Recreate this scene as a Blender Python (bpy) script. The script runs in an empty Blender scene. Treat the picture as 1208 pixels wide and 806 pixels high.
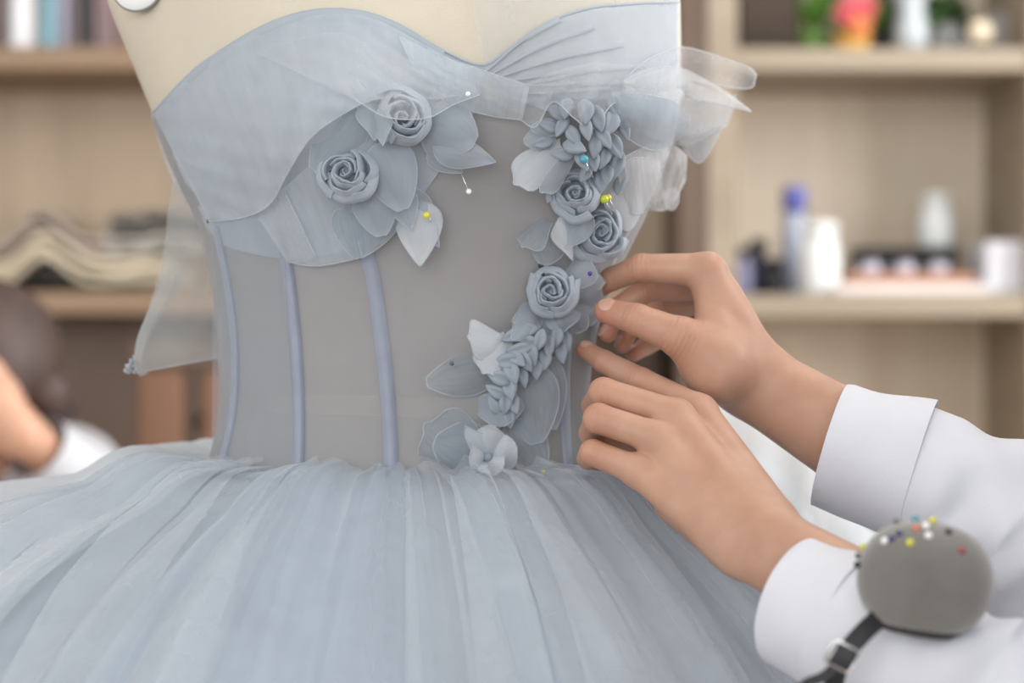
import bpy, bmesh, math, random
import numpy as np
from mathutils import Vector, Matrix, Quaternion

C = bpy.context.scene.collection
SC = bpy.context.scene
random.seed(7)
RNG = np.random.default_rng(11)
PI = math.pi

# ------------------------------------------------------------------ camera
FPX = 2400.0            # focal length in pixels of the 1208 px wide frame
CZ = 1.30               # camera height
cam_d = bpy.data.cameras.new('camera')
cam_d.sensor_width = 36.0
cam_d.lens = FPX / 1208.0 * 36.0
cam_d.clip_start = 0.05
cam_d.dof.use_dof = True
cam_d.dof.focus_distance = 1.315
cam_d.dof.aperture_fstop = 3.2
cam = bpy.data.objects.new('camera', cam_d)
cam.location = (0, 0, CZ)
cam.rotation_euler = (PI / 2, 0, 0)
C.objects.link(cam)
SC.camera = cam

# ------------------------------------------------------------------ world, lights, exposure
wd = bpy.data.worlds.new('daylight')
SC.world = wd
wd.use_nodes = True
wn = wd.node_tree.nodes
wn['Background'].inputs['Color'].default_value = (0.86, 0.93, 1.0, 1)
wn['Background'].inputs['Strength'].default_value = 0.68


def area_light(name, loc, target, sx, sy, power, col):
    d = bpy.data.lights.new(name, 'AREA')
    d.shape = 'RECTANGLE'
    d.size, d.size_y = sx, sy
    d.energy = power
    d.color = col
    o = bpy.data.objects.new(name, d)
    o.location = loc
    o.rotation_euler = (Vector(target) - Vector(loc)).to_track_quat('-Z', 'Y').to_euler()
    C.objects.link(o)
    return o


area_light('window_light_right', (2.6, 1.15, 1.95), (0.2, 1.7, 1.2), 2.0, 1.8, 116, (1.0, 0.98, 0.96))
area_light('front_fill_light', (-0.9, -2.4, 2.0), (0.0, 1.8, 1.2), 3.0, 2.0, 84, (1.0, 0.99, 0.98))  # added fill behind the camera for dress and shelves, no window there
area_light('left_fill_light', (-2.4, 0.7, 1.9), (-0.3, 1.4, 1.0), 1.8, 1.5, 15, (0.96, 0.98, 1.0))  # added fill to brighten the left of the skirt, no window built
area_light('ceiling_light_panel', (0.6, 1.9, 2.72), (0.5, 1.9, 0.0), 2.2, 0.8, 12, (1.0, 0.97, 0.93))

SC.view_settings.view_transform = 'Standard'
SC.view_settings.look = 'None'
SC.view_settings.gamma = 1.0
SC.view_settings.use_curve_mapping = False
SC.view_settings.exposure = -0.13
SC.cycles.transparent_max_bounces = 28
SC.cycles.max_bounces = 8
SC.cycles.use_denoising = True


# ------------------------------------------------------------------ helpers: objects
def srgb(r, g, b):
    def f(c):
        c /= 255.0
        return c / 12.92 if c <= 0.04045 else ((c + 0.055) / 1.055) ** 2.4
    return (f(r), f(g), f(b), 1.0)


def tag(o, label=None, cat=None, group=None, kind=None):
    if label: o['label'] = label
    if cat: o['category'] = cat
    if group: o['group'] = group
    if kind: o['kind'] = kind
    return o


def empty(name, loc=(0, 0, 0), label=None, cat=None, group=None, kind=None):
    o = bpy.data.objects.new(name, None)
    o.empty_display_size = 0.02
    o.location = loc
    C.objects.link(o)
    return tag(o, label, cat, group, kind)


LAST = [None]


def link_mesh(name, me, parent=None, mat=None, smooth=True):
    if mat is not None:
        me.materials.clear()
        me.materials.append(mat)
    if smooth:
        me.polygons.foreach_set('use_smooth', [True] * len(me.polygons))
    o = bpy.data.objects.new(name, me)
    C.objects.link(o)
    if parent is not None:
        o.parent = parent
        # shapes are given in world coordinates: undo the parent's transform
        o.matrix_parent_inverse = world_of(parent).inverted()
    LAST[0] = o
    return o


def world_of(o):
    m = Matrix.LocRotScale(o.location, o.rotation_euler, o.scale)
    if o.parent is not None:
        m = world_of(o.parent) @ o.matrix_parent_inverse @ m
    return m


def mesh_from(verts, faces, name='m', uvs=None):
    me = bpy.data.meshes.new(name)
    me.from_pydata([tuple(map(float, v)) for v in verts], [], [tuple(map(int, f)) for f in faces])
    if uvs is not None:
        uvl = me.uv_layers.new(name='UVMap')
        li = np.empty(len(me.loops), dtype=np.int32)
        me.loops.foreach_get('vertex_index', li)
        uvl.data.foreach_set('uv', np.asarray(uvs, dtype=np.float32)[li].ravel())
    me.update()
    return me


class MB:
    """collects shapes into ONE mesh"""
    def __init__(s):
        s.v, s.f, s.uv = [], [], []

    def add(s, verts, faces, uv=None):
        n = len(s.v)
        s.v.extend([tuple(map(float, p)) for p in verts])
        s.f.extend([tuple(int(i) + n for i in f) for f in faces])
        s.uv.extend(uv if uv is not None else [(0.5, 0.5)] * len(verts))
        return s

    def grid(s, Pm, uv=None, close_u=False):
        nu, nv = Pm.shape[0], Pm.shape[1]
        f = []
        for i in range(nu if close_u else nu - 1):
            j2 = (i + 1) % nu
            for k in range(nv - 1):
                f.append((i * nv + k, j2 * nv + k, j2 * nv + k + 1, i * nv + k + 1))
        if uv is None:
            uu = np.linspace(0, 1, nu); vv = np.linspace(0, 1, nv)
            uv = [(a, b) for a in uu for b in vv]
        else:
            uv = [tuple(x) for x in np.asarray(uv).reshape(-1, 2)]
        return s.add(Pm.reshape(-1, 3), f, uv)

    def tube(s, pts, r, n=6, caps=True, uv=None):
        pts = np.asarray(pts, float)
        m = len(pts)
        r = np.broadcast_to(np.asarray(r, float), (m,))
        t = np.gradient(pts, axis=0)
        t /= np.linalg.norm(t, axis=1)[:, None] + 1e-12
        ref = np.array([0.0, 0.0, 1.0]) if abs(t[0][2]) < 0.9 else np.array([1.0, 0, 0])
        a = np.cross(t[0], ref); a /= np.linalg.norm(a) + 1e-12
        V = []
        for i in range(m):
            a = a - t[i] * np.dot(a, t[i]); a /= np.linalg.norm(a) + 1e-12
            b = np.cross(t[i], a)
            for k in range(n):
                w = 2 * PI * k / n
                V.append(pts[i] + r[i] * (math.cos(w) * a + math.sin(w) * b))
        F = []
        for i in range(m - 1):
            for k in range(n):
                k2 = (k + 1) % n
                F.append((i * n + k, i * n + k2, (i + 1) * n + k2, (i + 1) * n + k))
        if caps:
            F.append(tuple(range(n))[::-1]); F.append(tuple((m - 1) * n + k for k in range(n)))
        return s.add(V, F, uv)

    def box(s, x0, x1, y0, y1, z0, z1, b=0.0):
        bm = bmesh.new()
        bmesh.ops.create_cube(bm, size=1.0)
        for v in bm.verts:
            v.co = Vector(((x0 + x1) / 2 + v.co.x * (x1 - x0), (y0 + y1) / 2 + v.co.y * (y1 - y0), (z0 + z1) / 2 + v.co.z * (z1 - z0)))
        if b > 0:
            bmesh.ops.bevel(bm, geom=bm.edges[:], offset=b, segments=2, affect='EDGES', profile=0.5)
        bm.verts.index_update()
        V = [v.co[:] for v in bm.verts]; F = [[v.index for v in f.verts] for f in bm.faces]
        bm.free()
        return s.add(V, F)

    def lathe(s, prof, c=(0, 0, 0), n=20, axis=None):
        """prof: list of (radius, height); closed where the radius is 0"""
        q = Vector((0, 0, 1)).rotation_difference(Vector(axis)) if axis is not None else Quaternion()
        V, F = [], []
        m = len(prof)
        for (r, h) in prof:
            for k in range(n):
                w = 2 * PI * k / n
                p = q @ Vector((r * math.cos(w), r * math.sin(w), h))
                V.append((p.x + c[0], p.y + c[1], p.z + c[2]))
        for i in range(m - 1):
            for k in range(n):
                k2 = (k + 1) % n
                F.append((i * n + k, i * n + k2, (i + 1) * n + k2, (i + 1) * n + k))
        F.append(tuple(range(n))[::-1]); F.append(tuple((m - 1) * n + k for k in range(n)))
        return s.add(V, F)

    def ball(s, c, r, nu=14, nv=9, rot=None):
        r = np.broadcast_to(np.asarray(r, float), (3,))
        V = []
        for i in range(nv + 1):
            th = PI * i / nv
            for k in range(nu):
                w = 2 * PI * k / nu
                p = Vector((r[0] * math.sin(th) * math.cos(w), r[1] * math.sin(th) * math.sin(w), r[2] * math.cos(th)))
                if rot is not None: p = rot @ p
                V.append((c[0] + p.x, c[1] + p.y, c[2] + p.z))
        F = []
        for i in range(nv):
            for k in range(nu):
                k2 = (k + 1) % nu
                F.append((i * nu + k, (i + 1) * nu + k, (i + 1) * nu + k2, i * nu + k2))
        return s.add(V, F)

    def mesh(s, name='m', weld=False):
        me = mesh_from(s.v, s.f, name, s.uv)
        if weld:
            bm = bmesh.new(); bm.from_mesh(me)
            bmesh.ops.remove_doubles(bm, verts=bm.verts, dist=1e-5)
            bm.to_mesh(me); bm.free()
        return me

    def build(s, name, mat, parent=None, smooth=True, weld=False):
        return link_mesh(name, s.mesh(name, weld), parent, mat, smooth)


def copy_tree(o, parent=None):
    c = o.copy(); C.objects.link(c)
    if parent is not None: c.parent = parent
    for ch in list(o.children):
        copy_tree(ch, c)
    return c


# ------------------------------------------------------------------ helpers: curves and the picture's rays
def catmull(pts, n):
    """n points along a smooth curve through pts, even in length"""
    pts = np.asarray(pts, float)
    m = len(pts)
    if m == 2:
        return pts[0] + (pts[1] - pts[0]) * np.linspace(0, 1, n)[:, None]
    ext = np.vstack([2 * pts[0] - pts[1], pts, 2 * pts[-1] - pts[-2]])
    out = []
    for i in range(m - 1):
        p0, p1, p2, p3 = ext[i:i + 4]
        t = np.linspace(0, 1, 24, endpoint=(i == m - 2))[:, None]
        out.append(0.5 * (2 * p1 + (p2 - p0) * t + (2 * p0 - 5 * p1 + 4 * p2 - p3) * t ** 2 + (3 * p1 - p0 - 3 * p2 + p3) * t ** 3))
    out = np.vstack(out)
    L = np.concatenate([[0], np.cumsum(np.linalg.norm(np.diff(out[:, :2] if out.shape[1] == 2 else out[:, :3], axis=0), axis=1))])
    s = np.linspace(0, L[-1], n)
    return np.stack([np.interp(s, L, out[:, k]) for k in range(out.shape[1])], 1)


def P(px, py, Y):
    return np.array([(px - 604.0) / FPX * Y, Y, CZ - (py - 403.0) / FPX * Y])


def PX(r, Y):
    return r / FPX * Y


# ------------------------------------------------------------------ materials
def new_mat(name):
    m = bpy.data.materials.new(name)
    m.use_nodes = True
    nt = m.node_tree
    for n in list(nt.nodes): nt.nodes.remove(n)
    return m, nt, nt.nodes.new('ShaderNodeOutputMaterial')


def nd(nt, typ, **kw):
    n = nt.nodes.new(typ)
    for k, v in kw.items():
        if k.startswith('i_'):
            key = k[2:]
            n.inputs[int(key) if key.isdigit() else key.replace('_', ' ')].default_value = v
        else:
            setattr(n, k, v)
    return n


def plain(name, col, rough=0.6, metal=0.0, var=0.08, scale=40.0, bump=0.0, bscale=200.0, spec=0.5, trans=0.0, coat=0.0, sheen=0.0, stretch=None):
    """principled material with a little noise in its colour and relief"""
    m, nt, out = new_mat(name)
    b = nd(nt, 'ShaderNodeBsdfPrincipled')
    b.inputs['Roughness'].default_value = rough
    b.inputs['Metallic'].default_value = metal
    b.inputs['Specular IOR Level'].default_value = spec
    b.inputs['Transmission Weight'].default_value = trans
    b.inputs['Coat Weight'].default_value = coat
    b.inputs['Sheen Weight'].default_value = sheen
    tc = nd(nt, 'ShaderNodeTexCoord')
    mp = nd(nt, 'ShaderNodeMapping')
    if stretch: mp.inputs['Scale'].default_value = stretch
    nt.links.new(tc.outputs['Object'], mp.inputs['Vector'])
    nz = nd(nt, 'ShaderNodeTexNoise')
    nz.inputs['Scale'].default_value = scale
    nz.inputs['Detail'].default_value = 4
    nt.links.new(mp.outputs['Vector'], nz.inputs['Vector'])
    rp = nd(nt, 'ShaderNodeValToRGB')
    c = np.array(col[:3])
    rp.color_ramp.elements[0].position = 0.3
    rp.color_ramp.elements[1].position = 0.7
    rp.color_ramp.elements[0].color = (*np.clip(c * (1 - var), 0, 1), 1)
    rp.color_ramp.elements[1].color = (*np.clip(c * (1 + var), 0, 1), 1)
    nt.links.new(nz.outputs['Fac'], rp.inputs['Fac'])
    nt.links.new(rp.outputs['Color'], b.inputs['Base Color'])
    if bump > 0:
        n2 = nd(nt, 'ShaderNodeTexNoise')
        n2.inputs['Scale'].default_value = bscale
        nt.links.new(mp.outputs['Vector'], n2.inputs['Vector'])
        bp = nd(nt, 'ShaderNodeBump')
        bp.inputs['Strength'].default_value = bump
        bp.inputs['Distance'].default_value = 0.002
        nt.links.new(n2.outputs['Fac'], bp.inputs['Height'])
        nt.links.new(bp.outputs['Normal'], b.inputs['Normal'])
    nt.links.new(b.outputs['BSDF'], out.inputs['Surface'])
    return m


def tulle(name, col, alpha, streak=0.12, su=50.0, sv=1.5, transl=0.4, sheen=0.15, cloud=0.06):
    """sheer net: threads that scatter and let light through, holes that are clear"""
    m, nt, out = new_mat(name)
    tc = nd(nt, 'ShaderNodeTexCoord')
    mp = nd(nt, 'ShaderNodeMapping'); mp.inputs['Scale'].default_value = (su, sv, 1)
    nt.links.new(tc.outputs['UV'], mp.inputs['Vector'])
    nz = nd(nt, 'ShaderNodeTexNoise'); nz.inputs['Scale'].default_value = 1.0; nz.inputs['Detail'].default_value = 3
    nt.links.new(mp.outputs['Vector'], nz.inputs['Vector'])
    n2 = nd(nt, 'ShaderNodeTexNoise'); n2.inputs['Scale'].default_value = 22.0; n2.inputs['Detail'].default_value = 2
    nt.links.new(tc.outputs['Object'], n2.inputs['Vector'])
    # cover = alpha + streak*(n-.5)*2 + cloud*(n2-.5)*2
    m1 = nd(nt, 'ShaderNodeMath', operation='MULTIPLY_ADD'); m1.inputs[1].default_value = 4 * streak; m1.inputs[2].default_value = alpha - 2 * streak
    nt.links.new(nz.outputs['Fac'], m1.inputs[0])
    m2 = nd(nt, 'ShaderNodeMath', operation='MULTIPLY_ADD'); m2.inputs[1].default_value = 4 * cloud; m2.inputs[2].default_value = -2 * cloud
    nt.links.new(n2.outputs['Fac'], m2.inputs[0])
    m3 = nd(nt, 'ShaderNodeMath', operation='ADD', use_clamp=True)
    nt.links.new(m1.outputs[0], m3.inputs[0]); nt.links.new(m2.outputs[0], m3.inputs[1])
    df = nd(nt, 'ShaderNodeBsdfDiffuse'); df.inputs['Color'].default_value = col
    tr = nd(nt, 'ShaderNodeBsdfTranslucent'); tr.inputs['Color'].default_value = col
    mx = nd(nt, 'ShaderNodeMixShader'); mx.inputs[0].default_value = transl
    nt.links.new(df.outputs[0], mx.inputs[1]); nt.links.new(tr.outputs[0], mx.inputs[2])
    last = mx
    if sheen > 0:
        sh = nd(nt, 'ShaderNodeBsdfSheen'); sh.inputs['Color'].default_value = (0.85, 0.9, 1.0, 1); sh.inputs['Roughness'].default_value = 0.45
        mxs = nd(nt, 'ShaderNodeMixShader'); mxs.inputs[0].default_value = sheen
        nt.links.new(mx.outputs[0], mxs.inputs[1]); nt.links.new(sh.outputs[0], mxs.inputs[2])
        last = mxs
    tp = nd(nt, 'ShaderNodeBsdfTransparent')
    fin = nd(nt, 'ShaderNodeMixShader')
    nt.links.new(m3.outputs[0], fin.inputs[0]); nt.links.new(tp.outputs[0], fin.inputs[1]); nt.links.new(last.outputs[0], fin.inputs[2])
    nt.links.new(fin.outputs[0], out.inputs['Surface'])
    return m


def wood(name, c0, c1, scale=1.0, vertical=False, rough=0.55):
    m, nt, out = new_mat(name)
    b = nd(nt, 'ShaderNodeBsdfPrincipled'); b.inputs['Roughness'].default_value = rough
    tc = nd(nt, 'ShaderNodeTexCoord'); mp = nd(nt, 'ShaderNodeMapping')
    mp.inputs['Scale'].default_value = (14 * scale, 14 * scale, 1.2 * scale) if vertical else (1.2 * scale, 14 * scale, 14 * scale)
    nt.links.new(tc.outputs['Object'], mp.inputs['Vector'])
    nz = nd(nt, 'ShaderNodeTexNoise'); nz.inputs['Scale'].default_value = 1.6; nz.inputs['Detail'].default_value = 6; nz.inputs['Distortion'].default_value = 0.68
    nt.links.new(mp.outputs['Vector'], nz.inputs['Vector'])
    rp = nd(nt, 'ShaderNodeValToRGB')
    rp.color_ramp.elements[0].position = 0.3; rp.color_ramp.elements[0].color = c0
    rp.color_ramp.elements[1].position = 0.72; rp.color_ramp.elements[1].color = c1
    nt.links.new(nz.outputs['Fac'], rp.inputs['Fac']); nt.links.new(rp.outputs['Color'], b.inputs['Base Color'])
    bp = nd(nt, 'ShaderNodeBump'); bp.inputs['Strength'].default_value = 0.15; bp.inputs['Distance'].default_value = 0.002
    nt.links.new(nz.outputs['Fac'], bp.inputs['Height']); nt.links.new(bp.outputs['Normal'], b.inputs['Normal'])
    nt.links.new(b.outputs['BSDF'], out.inputs['Surface'])
    return m


def skin_mat(name='skin', k=1.0):
    m, nt, out = new_mat(name)
    b = nd(nt, 'ShaderNodeBsdfPrincipled')
    b.inputs['Roughness'].default_value = 0.48
    b.inputs['Specular IOR Level'].default_value = 0.35
    b.inputs['Subsurface Weight'].default_value = 0.25
    b.inputs['Subsurface Radius'].default_value = (1.0, 0.35, 0.2)
    b.inputs['Subsurface Scale'].default_value = 0.006
    tc = nd(nt, 'ShaderNodeTexCoord')
    nz = nd(nt, 'ShaderNodeTexNoise'); nz.inputs['Scale'].default_value = 45.0; nz.inputs['Detail'].default_value = 3
    nt.links.new(tc.outputs['Object'], nz.inputs['Vector'])
    rp = nd(nt, 'ShaderNodeValToRGB')
    rp.color_ramp.elements[0].position = 0.3; rp.color_ramp.elements[0].color = (0.43 * k, 0.245 * k, 0.168 * k, 1)
    rp.color_ramp.elements[1].position = 0.7; rp.color_ramp.elements[1].color = (0.50 * k, 0.298 * k, 0.21 * k, 1)
    nt.links.new(nz.outputs['Fac'], rp.inputs['Fac'])
    at = nd(nt, 'ShaderNodeAttribute', attribute_name='flush')
    mx = nd(nt, 'ShaderNodeMixRGB'); mx.inputs[2].default_value = (0.47, 0.17, 0.115, 1)
    ml = nd(nt, 'ShaderNodeMath', operation='MULTIPLY'); ml.inputs[1].default_value = 0.68
    nt.links.new(at.outputs['Fac'], ml.inputs[0]); nt.links.new(ml.outputs[0], mx.inputs[0])
    nt.links.new(rp.outputs['Color'], mx.inputs[1]); nt.links.new(mx.outputs[0], b.inputs['Base Color'])
    # fine relief, and the creases across the finger joints
    al = nd(nt, 'ShaderNodeAttribute', attribute_name='along')
    cr = nd(nt, 'ShaderNodeAttribute', attribute_name='crease')
    s1 = nd(nt, 'ShaderNodeMath', operation='MULTIPLY'); s1.inputs[1].default_value = 1.9
    n3 = nd(nt, 'ShaderNodeTexNoise'); n3.inputs['Scale'].default_value = 300.0
    nt.links.new(tc.outputs['Object'], n3.inputs['Vector'])
    s2 = nd(nt, 'ShaderNodeMath', operation='MULTIPLY_ADD'); s2.inputs[1].default_value = 2.5
    nt.links.new(al.outputs['Fac'], s1.inputs[0]); nt.links.new(n3.outputs['Fac'], s2.inputs[0]); nt.links.new(s1.outputs[0], s2.inputs[2])
    sn = nd(nt, 'ShaderNodeMath', operation='SINE'); nt.links.new(s2.outputs[0], sn.inputs[0])
    mu = nd(nt, 'ShaderNodeMath', operation='MULTIPLY'); nt.links.new(sn.outputs[0], mu.inputs[0]); nt.links.new(cr.outputs['Fac'], mu.inputs[1])
    ad = nd(nt, 'ShaderNodeMath', operation='MULTIPLY_ADD'); ad.inputs[1].default_value = 0.35
    n4 = nd(nt, 'ShaderNodeTexNoise'); n4.inputs['Scale'].default_value = 900.0
    nt.links.new(tc.outputs['Object'], n4.inputs['Vector'])
    nt.links.new(n4.outputs['Fac'], ad.inputs[0]); nt.links.new(mu.outputs[0], ad.inputs[2])
    bp = nd(nt, 'ShaderNodeBump'); bp.inputs['Strength'].default_value = 0.3; bp.inputs['Distance'].default_value = 0.0005
    nt.links.new(ad.outputs[0], bp.inputs['Height']); nt.links.new(bp.outputs['Normal'], b.inputs['Normal'])
    nt.links.new(b.outputs['BSDF'], out.inputs['Surface'])
    return m


M = {}
M['linen'] = plain('form_linen', srgb(194, 186, 170), 0.8, var=0.04, scale=14, bump=0.15, bscale=900)
M['bodice'] = tulle('bodice_net', (0.45, 0.45, 0.465, 1), 0.80, streak=0.03, su=8, sv=3, transl=0.25, sheen=0.1, cloud=0.05)
M['seam'] = plain('seam_satin', (0.25, 0.275, 0.345, 1), 0.5, var=0.06, scale=60, sheen=0.3)
M['cup'] = tulle('cup_tulle', (0.585, 0.645, 0.71, 1), 0.9, streak=0.05, su=14, sv=2, transl=0.3)
M['drape'] = tulle('drape_tulle', (0.76, 0.83, 0.90, 1), 0.58, streak=0.08, su=18, sv=2)
M['veil'] = tulle('veil_tulle', (0.80, 0.84, 0.88, 1), 0.30, streak=0.04, su=12, sv=2, cloud=0.02)
M['flap'] = tulle('flap_tulle', (0.66, 0.69, 0.70, 1), 0.42, streak=0.03, su=8, sv=2, cloud=0.02)
M['hem'] = tulle('rolled_hem', (0.80, 0.85, 0.91, 1), 0.42, streak=0.02, su=4, cloud=0.02)
M['white_tulle'] = tulle('white_tulle', (0.90, 0.92, 0.94, 1), 0.55, streak=0.1, su=14, sv=2, transl=0.5)
M['cup_highlight'] = tulle('cup_highlight_tulle', (0.90, 0.92, 0.95, 1), 0.24, streak=0.05, su=12, sv=2)  # sheer white that stands in for light falling on the right cup
M['train'] = tulle('train_tulle', (0.88, 0.93, 0.98, 1), 0.8, streak=0.06, su=14, sv=2, transl=0.4)
M['gather'] = tulle('gathered_tulle', (0.80, 0.86, 0.92, 1), 0.30, streak=0.05, su=30, sv=1, transl=0.4)
M['petal'] = tulle('petal_organza', (0.56, 0.63, 0.705, 1), 0.76, streak=0.05, su=12, sv=2, transl=0.35, sheen=0.2)
M['petal_pale'] = tulle('petal_pale_organza', (0.80, 0.85, 0.90, 1), 0.86, streak=0.04, su=10, sv=2, transl=0.35, sheen=0.2)
M['petal_sheer'] = tulle('petal_sheer_organza', (0.60, 0.68, 0.76, 1), 0.48, streak=0.06, su=10, sv=2, transl=0.4, sheen=0.2)
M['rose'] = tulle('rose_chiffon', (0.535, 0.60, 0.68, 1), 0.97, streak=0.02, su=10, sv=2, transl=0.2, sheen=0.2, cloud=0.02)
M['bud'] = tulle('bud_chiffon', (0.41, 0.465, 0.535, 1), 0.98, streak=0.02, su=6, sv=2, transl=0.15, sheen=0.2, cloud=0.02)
M['under'] = tulle('skirt_lining', (0.64, 0.72, 0.81, 1), 0.86, streak=0.05, su=40, sv=1.2, transl=0.35)
M['pale_skirt'] = tulle('pale_skirt_tulle', (0.86, 0.91, 0.96, 1), 0.74, streak=0.08, su=20, sv=1.0, transl=0.4)
M['over'] = tulle('skirt_tulle', (0.66, 0.745, 0.84, 1), 0.40, streak=0.12, su=60, sv=1.0, transl=0.4)
M['skin'] = skin_mat()
M['pale_skin'] = skin_mat('pale_skin', 1.35)
M['nail'] = plain('fingernail', (0.54, 0.315, 0.245, 1), 0.28, var=0.03, spec=0.6, coat=0.3)
M['shirt'] = plain('white_cotton', (0.61, 0.625, 0.68, 1), 0.75, var=0.02, scale=30, bump=0.12, bscale=1200, sheen=0.1)
M['velvet'] = plain('grey_velvet', (0.15, 0.143, 0.132, 1), 0.9, var=0.14, scale=35, bump=0.25, bscale=900, sheen=0.5)
M['strap'] = plain('black_webbing', (0.02, 0.02, 0.024, 1), 0.6, var=0.2, bump=0.3, bscale=900)
M['steel'] = plain('steel', (0.75, 0.75, 0.76, 1), 0.25, metal=1.0, var=0.03)
M['black_metal'] = plain('black_metal', (0.03, 0.03, 0.033, 1), 0.4, metal=0.6)
M['hair'] = plain('dark_hair', (0.035, 0.022, 0.018, 1), 0.5, var=0.4, scale=30, bump=0.4, bscale=120, stretch=(1, 1, 0.15))
M['hair_brown'] = plain('brown_hair', (0.075, 0.048, 0.042, 1), 0.55, var=0.3, scale=30, bump=0.4, bscale=120, stretch=(1, 1, 0.15))
M['eye'] = plain('eye_white', (0.85, 0.84, 0.82, 1), 0.2, var=0.02)
M['iris'] = plain('iris_brown', (0.05, 0.025, 0.015, 1), 0.15)
M['lip'] = plain('lip', (0.55, 0.2, 0.18, 1), 0.4)
M['trousers'] = plain('dark_trousers', (0.05, 0.055, 0.07, 1), 0.8)
M['shoe'] = plain('black_shoe', (0.02, 0.02, 0.02, 1), 0.4)
M['oak'] = wood('pale_oak', srgb(150, 136, 118), srgb(168, 154, 136), vertical=False)
M['oak_v'] = wood('pale_oak_upright', srgb(196, 174, 146), srgb(214, 196, 172), vertical=True)
M['oak_back_lit'] = wood('pale_oak_back_lit', srgb(226, 210, 188), srgb(240, 226, 206), vertical=True)  # oak lightened to make up for light missing inside the shelves
M['brown_back_lit'] = wood('brown_wood_back_lit', srgb(176, 156, 132), srgb(194, 174, 150), vertical=True)  # paler copy of the brown wood, brightness of the recess put into colour
M['brown_wood'] = wood('brown_wood', srgb(140, 114, 90), srgb(160, 134, 108))
M['brown_wood_v'] = wood('brown_wood_upright', srgb(134, 108, 84), srgb(156, 130, 104), vertical=True)
M['dark_wood'] = wood('dark_wood', srgb(92, 74, 62), srgb(108, 90, 76), vertical=True)
M['chair_wood'] = wood('chair_wood', srgb(120, 86, 64), srgb(140, 104, 80), vertical=True)
M['floor'] = wood('floor_wood', srgb(150, 126, 102), srgb(176, 152, 126))
M['wall'] = plain('wall_paint', (0.75, 0.73, 0.69, 1), 0.85, var=0.03, scale=8)
M['ceiling'] = plain('ceiling_paint', (0.85, 0.85, 0.84, 1), 0.9, var=0.02, scale=6)


def colour(name, rgb, rough=0.45, **kw):
    k = 'c_' + name
    if k not in M: M[k] = plain(name, rgb, rough, **kw)
    return M[k]


# ------------------------------------------------------------------ the setting
def struct(name, mb, mat):
    return tag(mb.build(name, mat, None, smooth=False), kind='structure')


struct('floor', MB().box(-2.6, 2.9, -1.6, 3.6, -0.05, 0.0), M['floor'])
struct('wall_back', MB().box(-2.6, 2.9, 3.47, 3.6, 0.0, 2.8), M['wall'])
struct('ceiling', MB().box(-2.6, 2.9, -1.6, 3.6, 2.8, 2.88), M['ceiling'])
struct('wall_left', MB().box(-2.72, -2.6, -1.6, 3.6, 0.0, 2.8), M['wall'])

YF, YB = 3.05, 3.36      # front and back of the bookcases


def zat(py, Y=YF): return CZ - (py - 403) / FPX * Y
def xat(px, Y=YF): return (px - 604) / FPX * Y


def bookcase(label, pxl, pxr, shelf_py, mats, thick=0.034, side=0.044, zt=2.2, name='bookcase'):
    x0, x1 = xat(pxl), xat(pxr)
    b = empty(name, ((x0 + x1) / 2, (YF + YB) / 2, 0), label, 'bookcase')
    MB().box(x0, x0 + side, YF, YB, 0, zt, 0.002).build('side_panel', mats[1], b, False)
    MB().box(x1 - side, x1, YF, YB, 0, zt, 0.002).build('side_panel', mats[1], b, False)
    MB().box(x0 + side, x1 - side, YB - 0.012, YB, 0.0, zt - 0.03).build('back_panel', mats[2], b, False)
    MB().box(x0 + side, x1 - side, YF, YB - 0.012, zt - 0.034, zt, 0.002).build('top_board', mats[0], b, False)
    for py in shelf_py:
        z1 = zat(py)
        MB().box(x0 + side, x1 - side, YF + 0.004, YB - 0.012, z1 - thick, z1, 0.002).build('shelf', mats[0], b, False)
    return b


SR = [56, 347, 640, 930, 1180]
SL = [54, 344, 640, 930, 1180]
bookcase('pale oak open bookcase behind the hands on the right', 835, 1250, SR, (M['oak'], M['oak'], M['oak_back_lit']))
bookcase('brown wooden open bookcase behind the dress form, with fabric and books', -330, 834, SL, (M['brown_wood'], M['dark_wood'], M['brown_back_lit']))
# the middle upright of the brown bookcase and the closed lower doors
ZR0, ZR1 = zat(SR[0]), zat(SR[1])
ZL0, ZL1 = zat(SL[0]), zat(SL[1])
cab = empty('cupboard', (xat(250), YF + 0.1, zat(640)), 'dark brown closed cupboard front under the fabric shelf', 'cupboard')
for k in range(4):
    xa = xat(-280 + k * 268); xb = xat(-280 + (k + 1) * 268 - 6)
    d = MB().box(xa, xb, YF + 0.15, YF + 0.17, zat(638), zat(372), 0.003).build('door', M['dark_wood'], cab, False)
    MB().lathe([(0.0, 0.0), (0.006, 0.0), (0.006, -0.012), (0.012, -0.016), (0.0, -0.022)], (xb - 0.03, YF + 0.15, zat(500)), 12, (0, 1, 0)).build('knob', M['black_metal'], d)


# ------------------------------------------------------------------ things on the shelves (far, out of focus)
def bottle(px, z0, r, h, neck, mb_mat, cap_mat, label, Y=YF + 0.1, cap_h=0.03, name='bottle', cap_r=None):
    x = xat(px, Y)
    t = empty(name, (x, Y, z0), label, name.split('_')[-1])
    MB().lathe([(0, 0), (r * 0.92, 0), (r, 0.006), (r, h * 0.72), (r * 0.9, h * 0.8), (neck, h * 0.9), (neck, h), (0, h)], (x, Y, z0), 20).build('body', mb_mat, t)
    cr = cap_r or neck * 1.15
    MB().lathe([(0, 0), (cr, 0), (cr, cap_h * 0.9), (cr * 0.9, cap_h), (0, cap_h)], (x, Y, z0 + h * 0.985), 16).build('cap', cap_mat, t)
    return t


def solid(name, label, cat, px0, px1, z0, z1, mat, Y0, Y1, group=None, bev=0.003, smooth=False):
    o = MB().box(xat(px0, Y0), xat(px1, Y0), Y0, Y1, z0, z1, bev).build(name, mat, None, smooth)
    return tag(o, label, cat, group)


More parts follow.
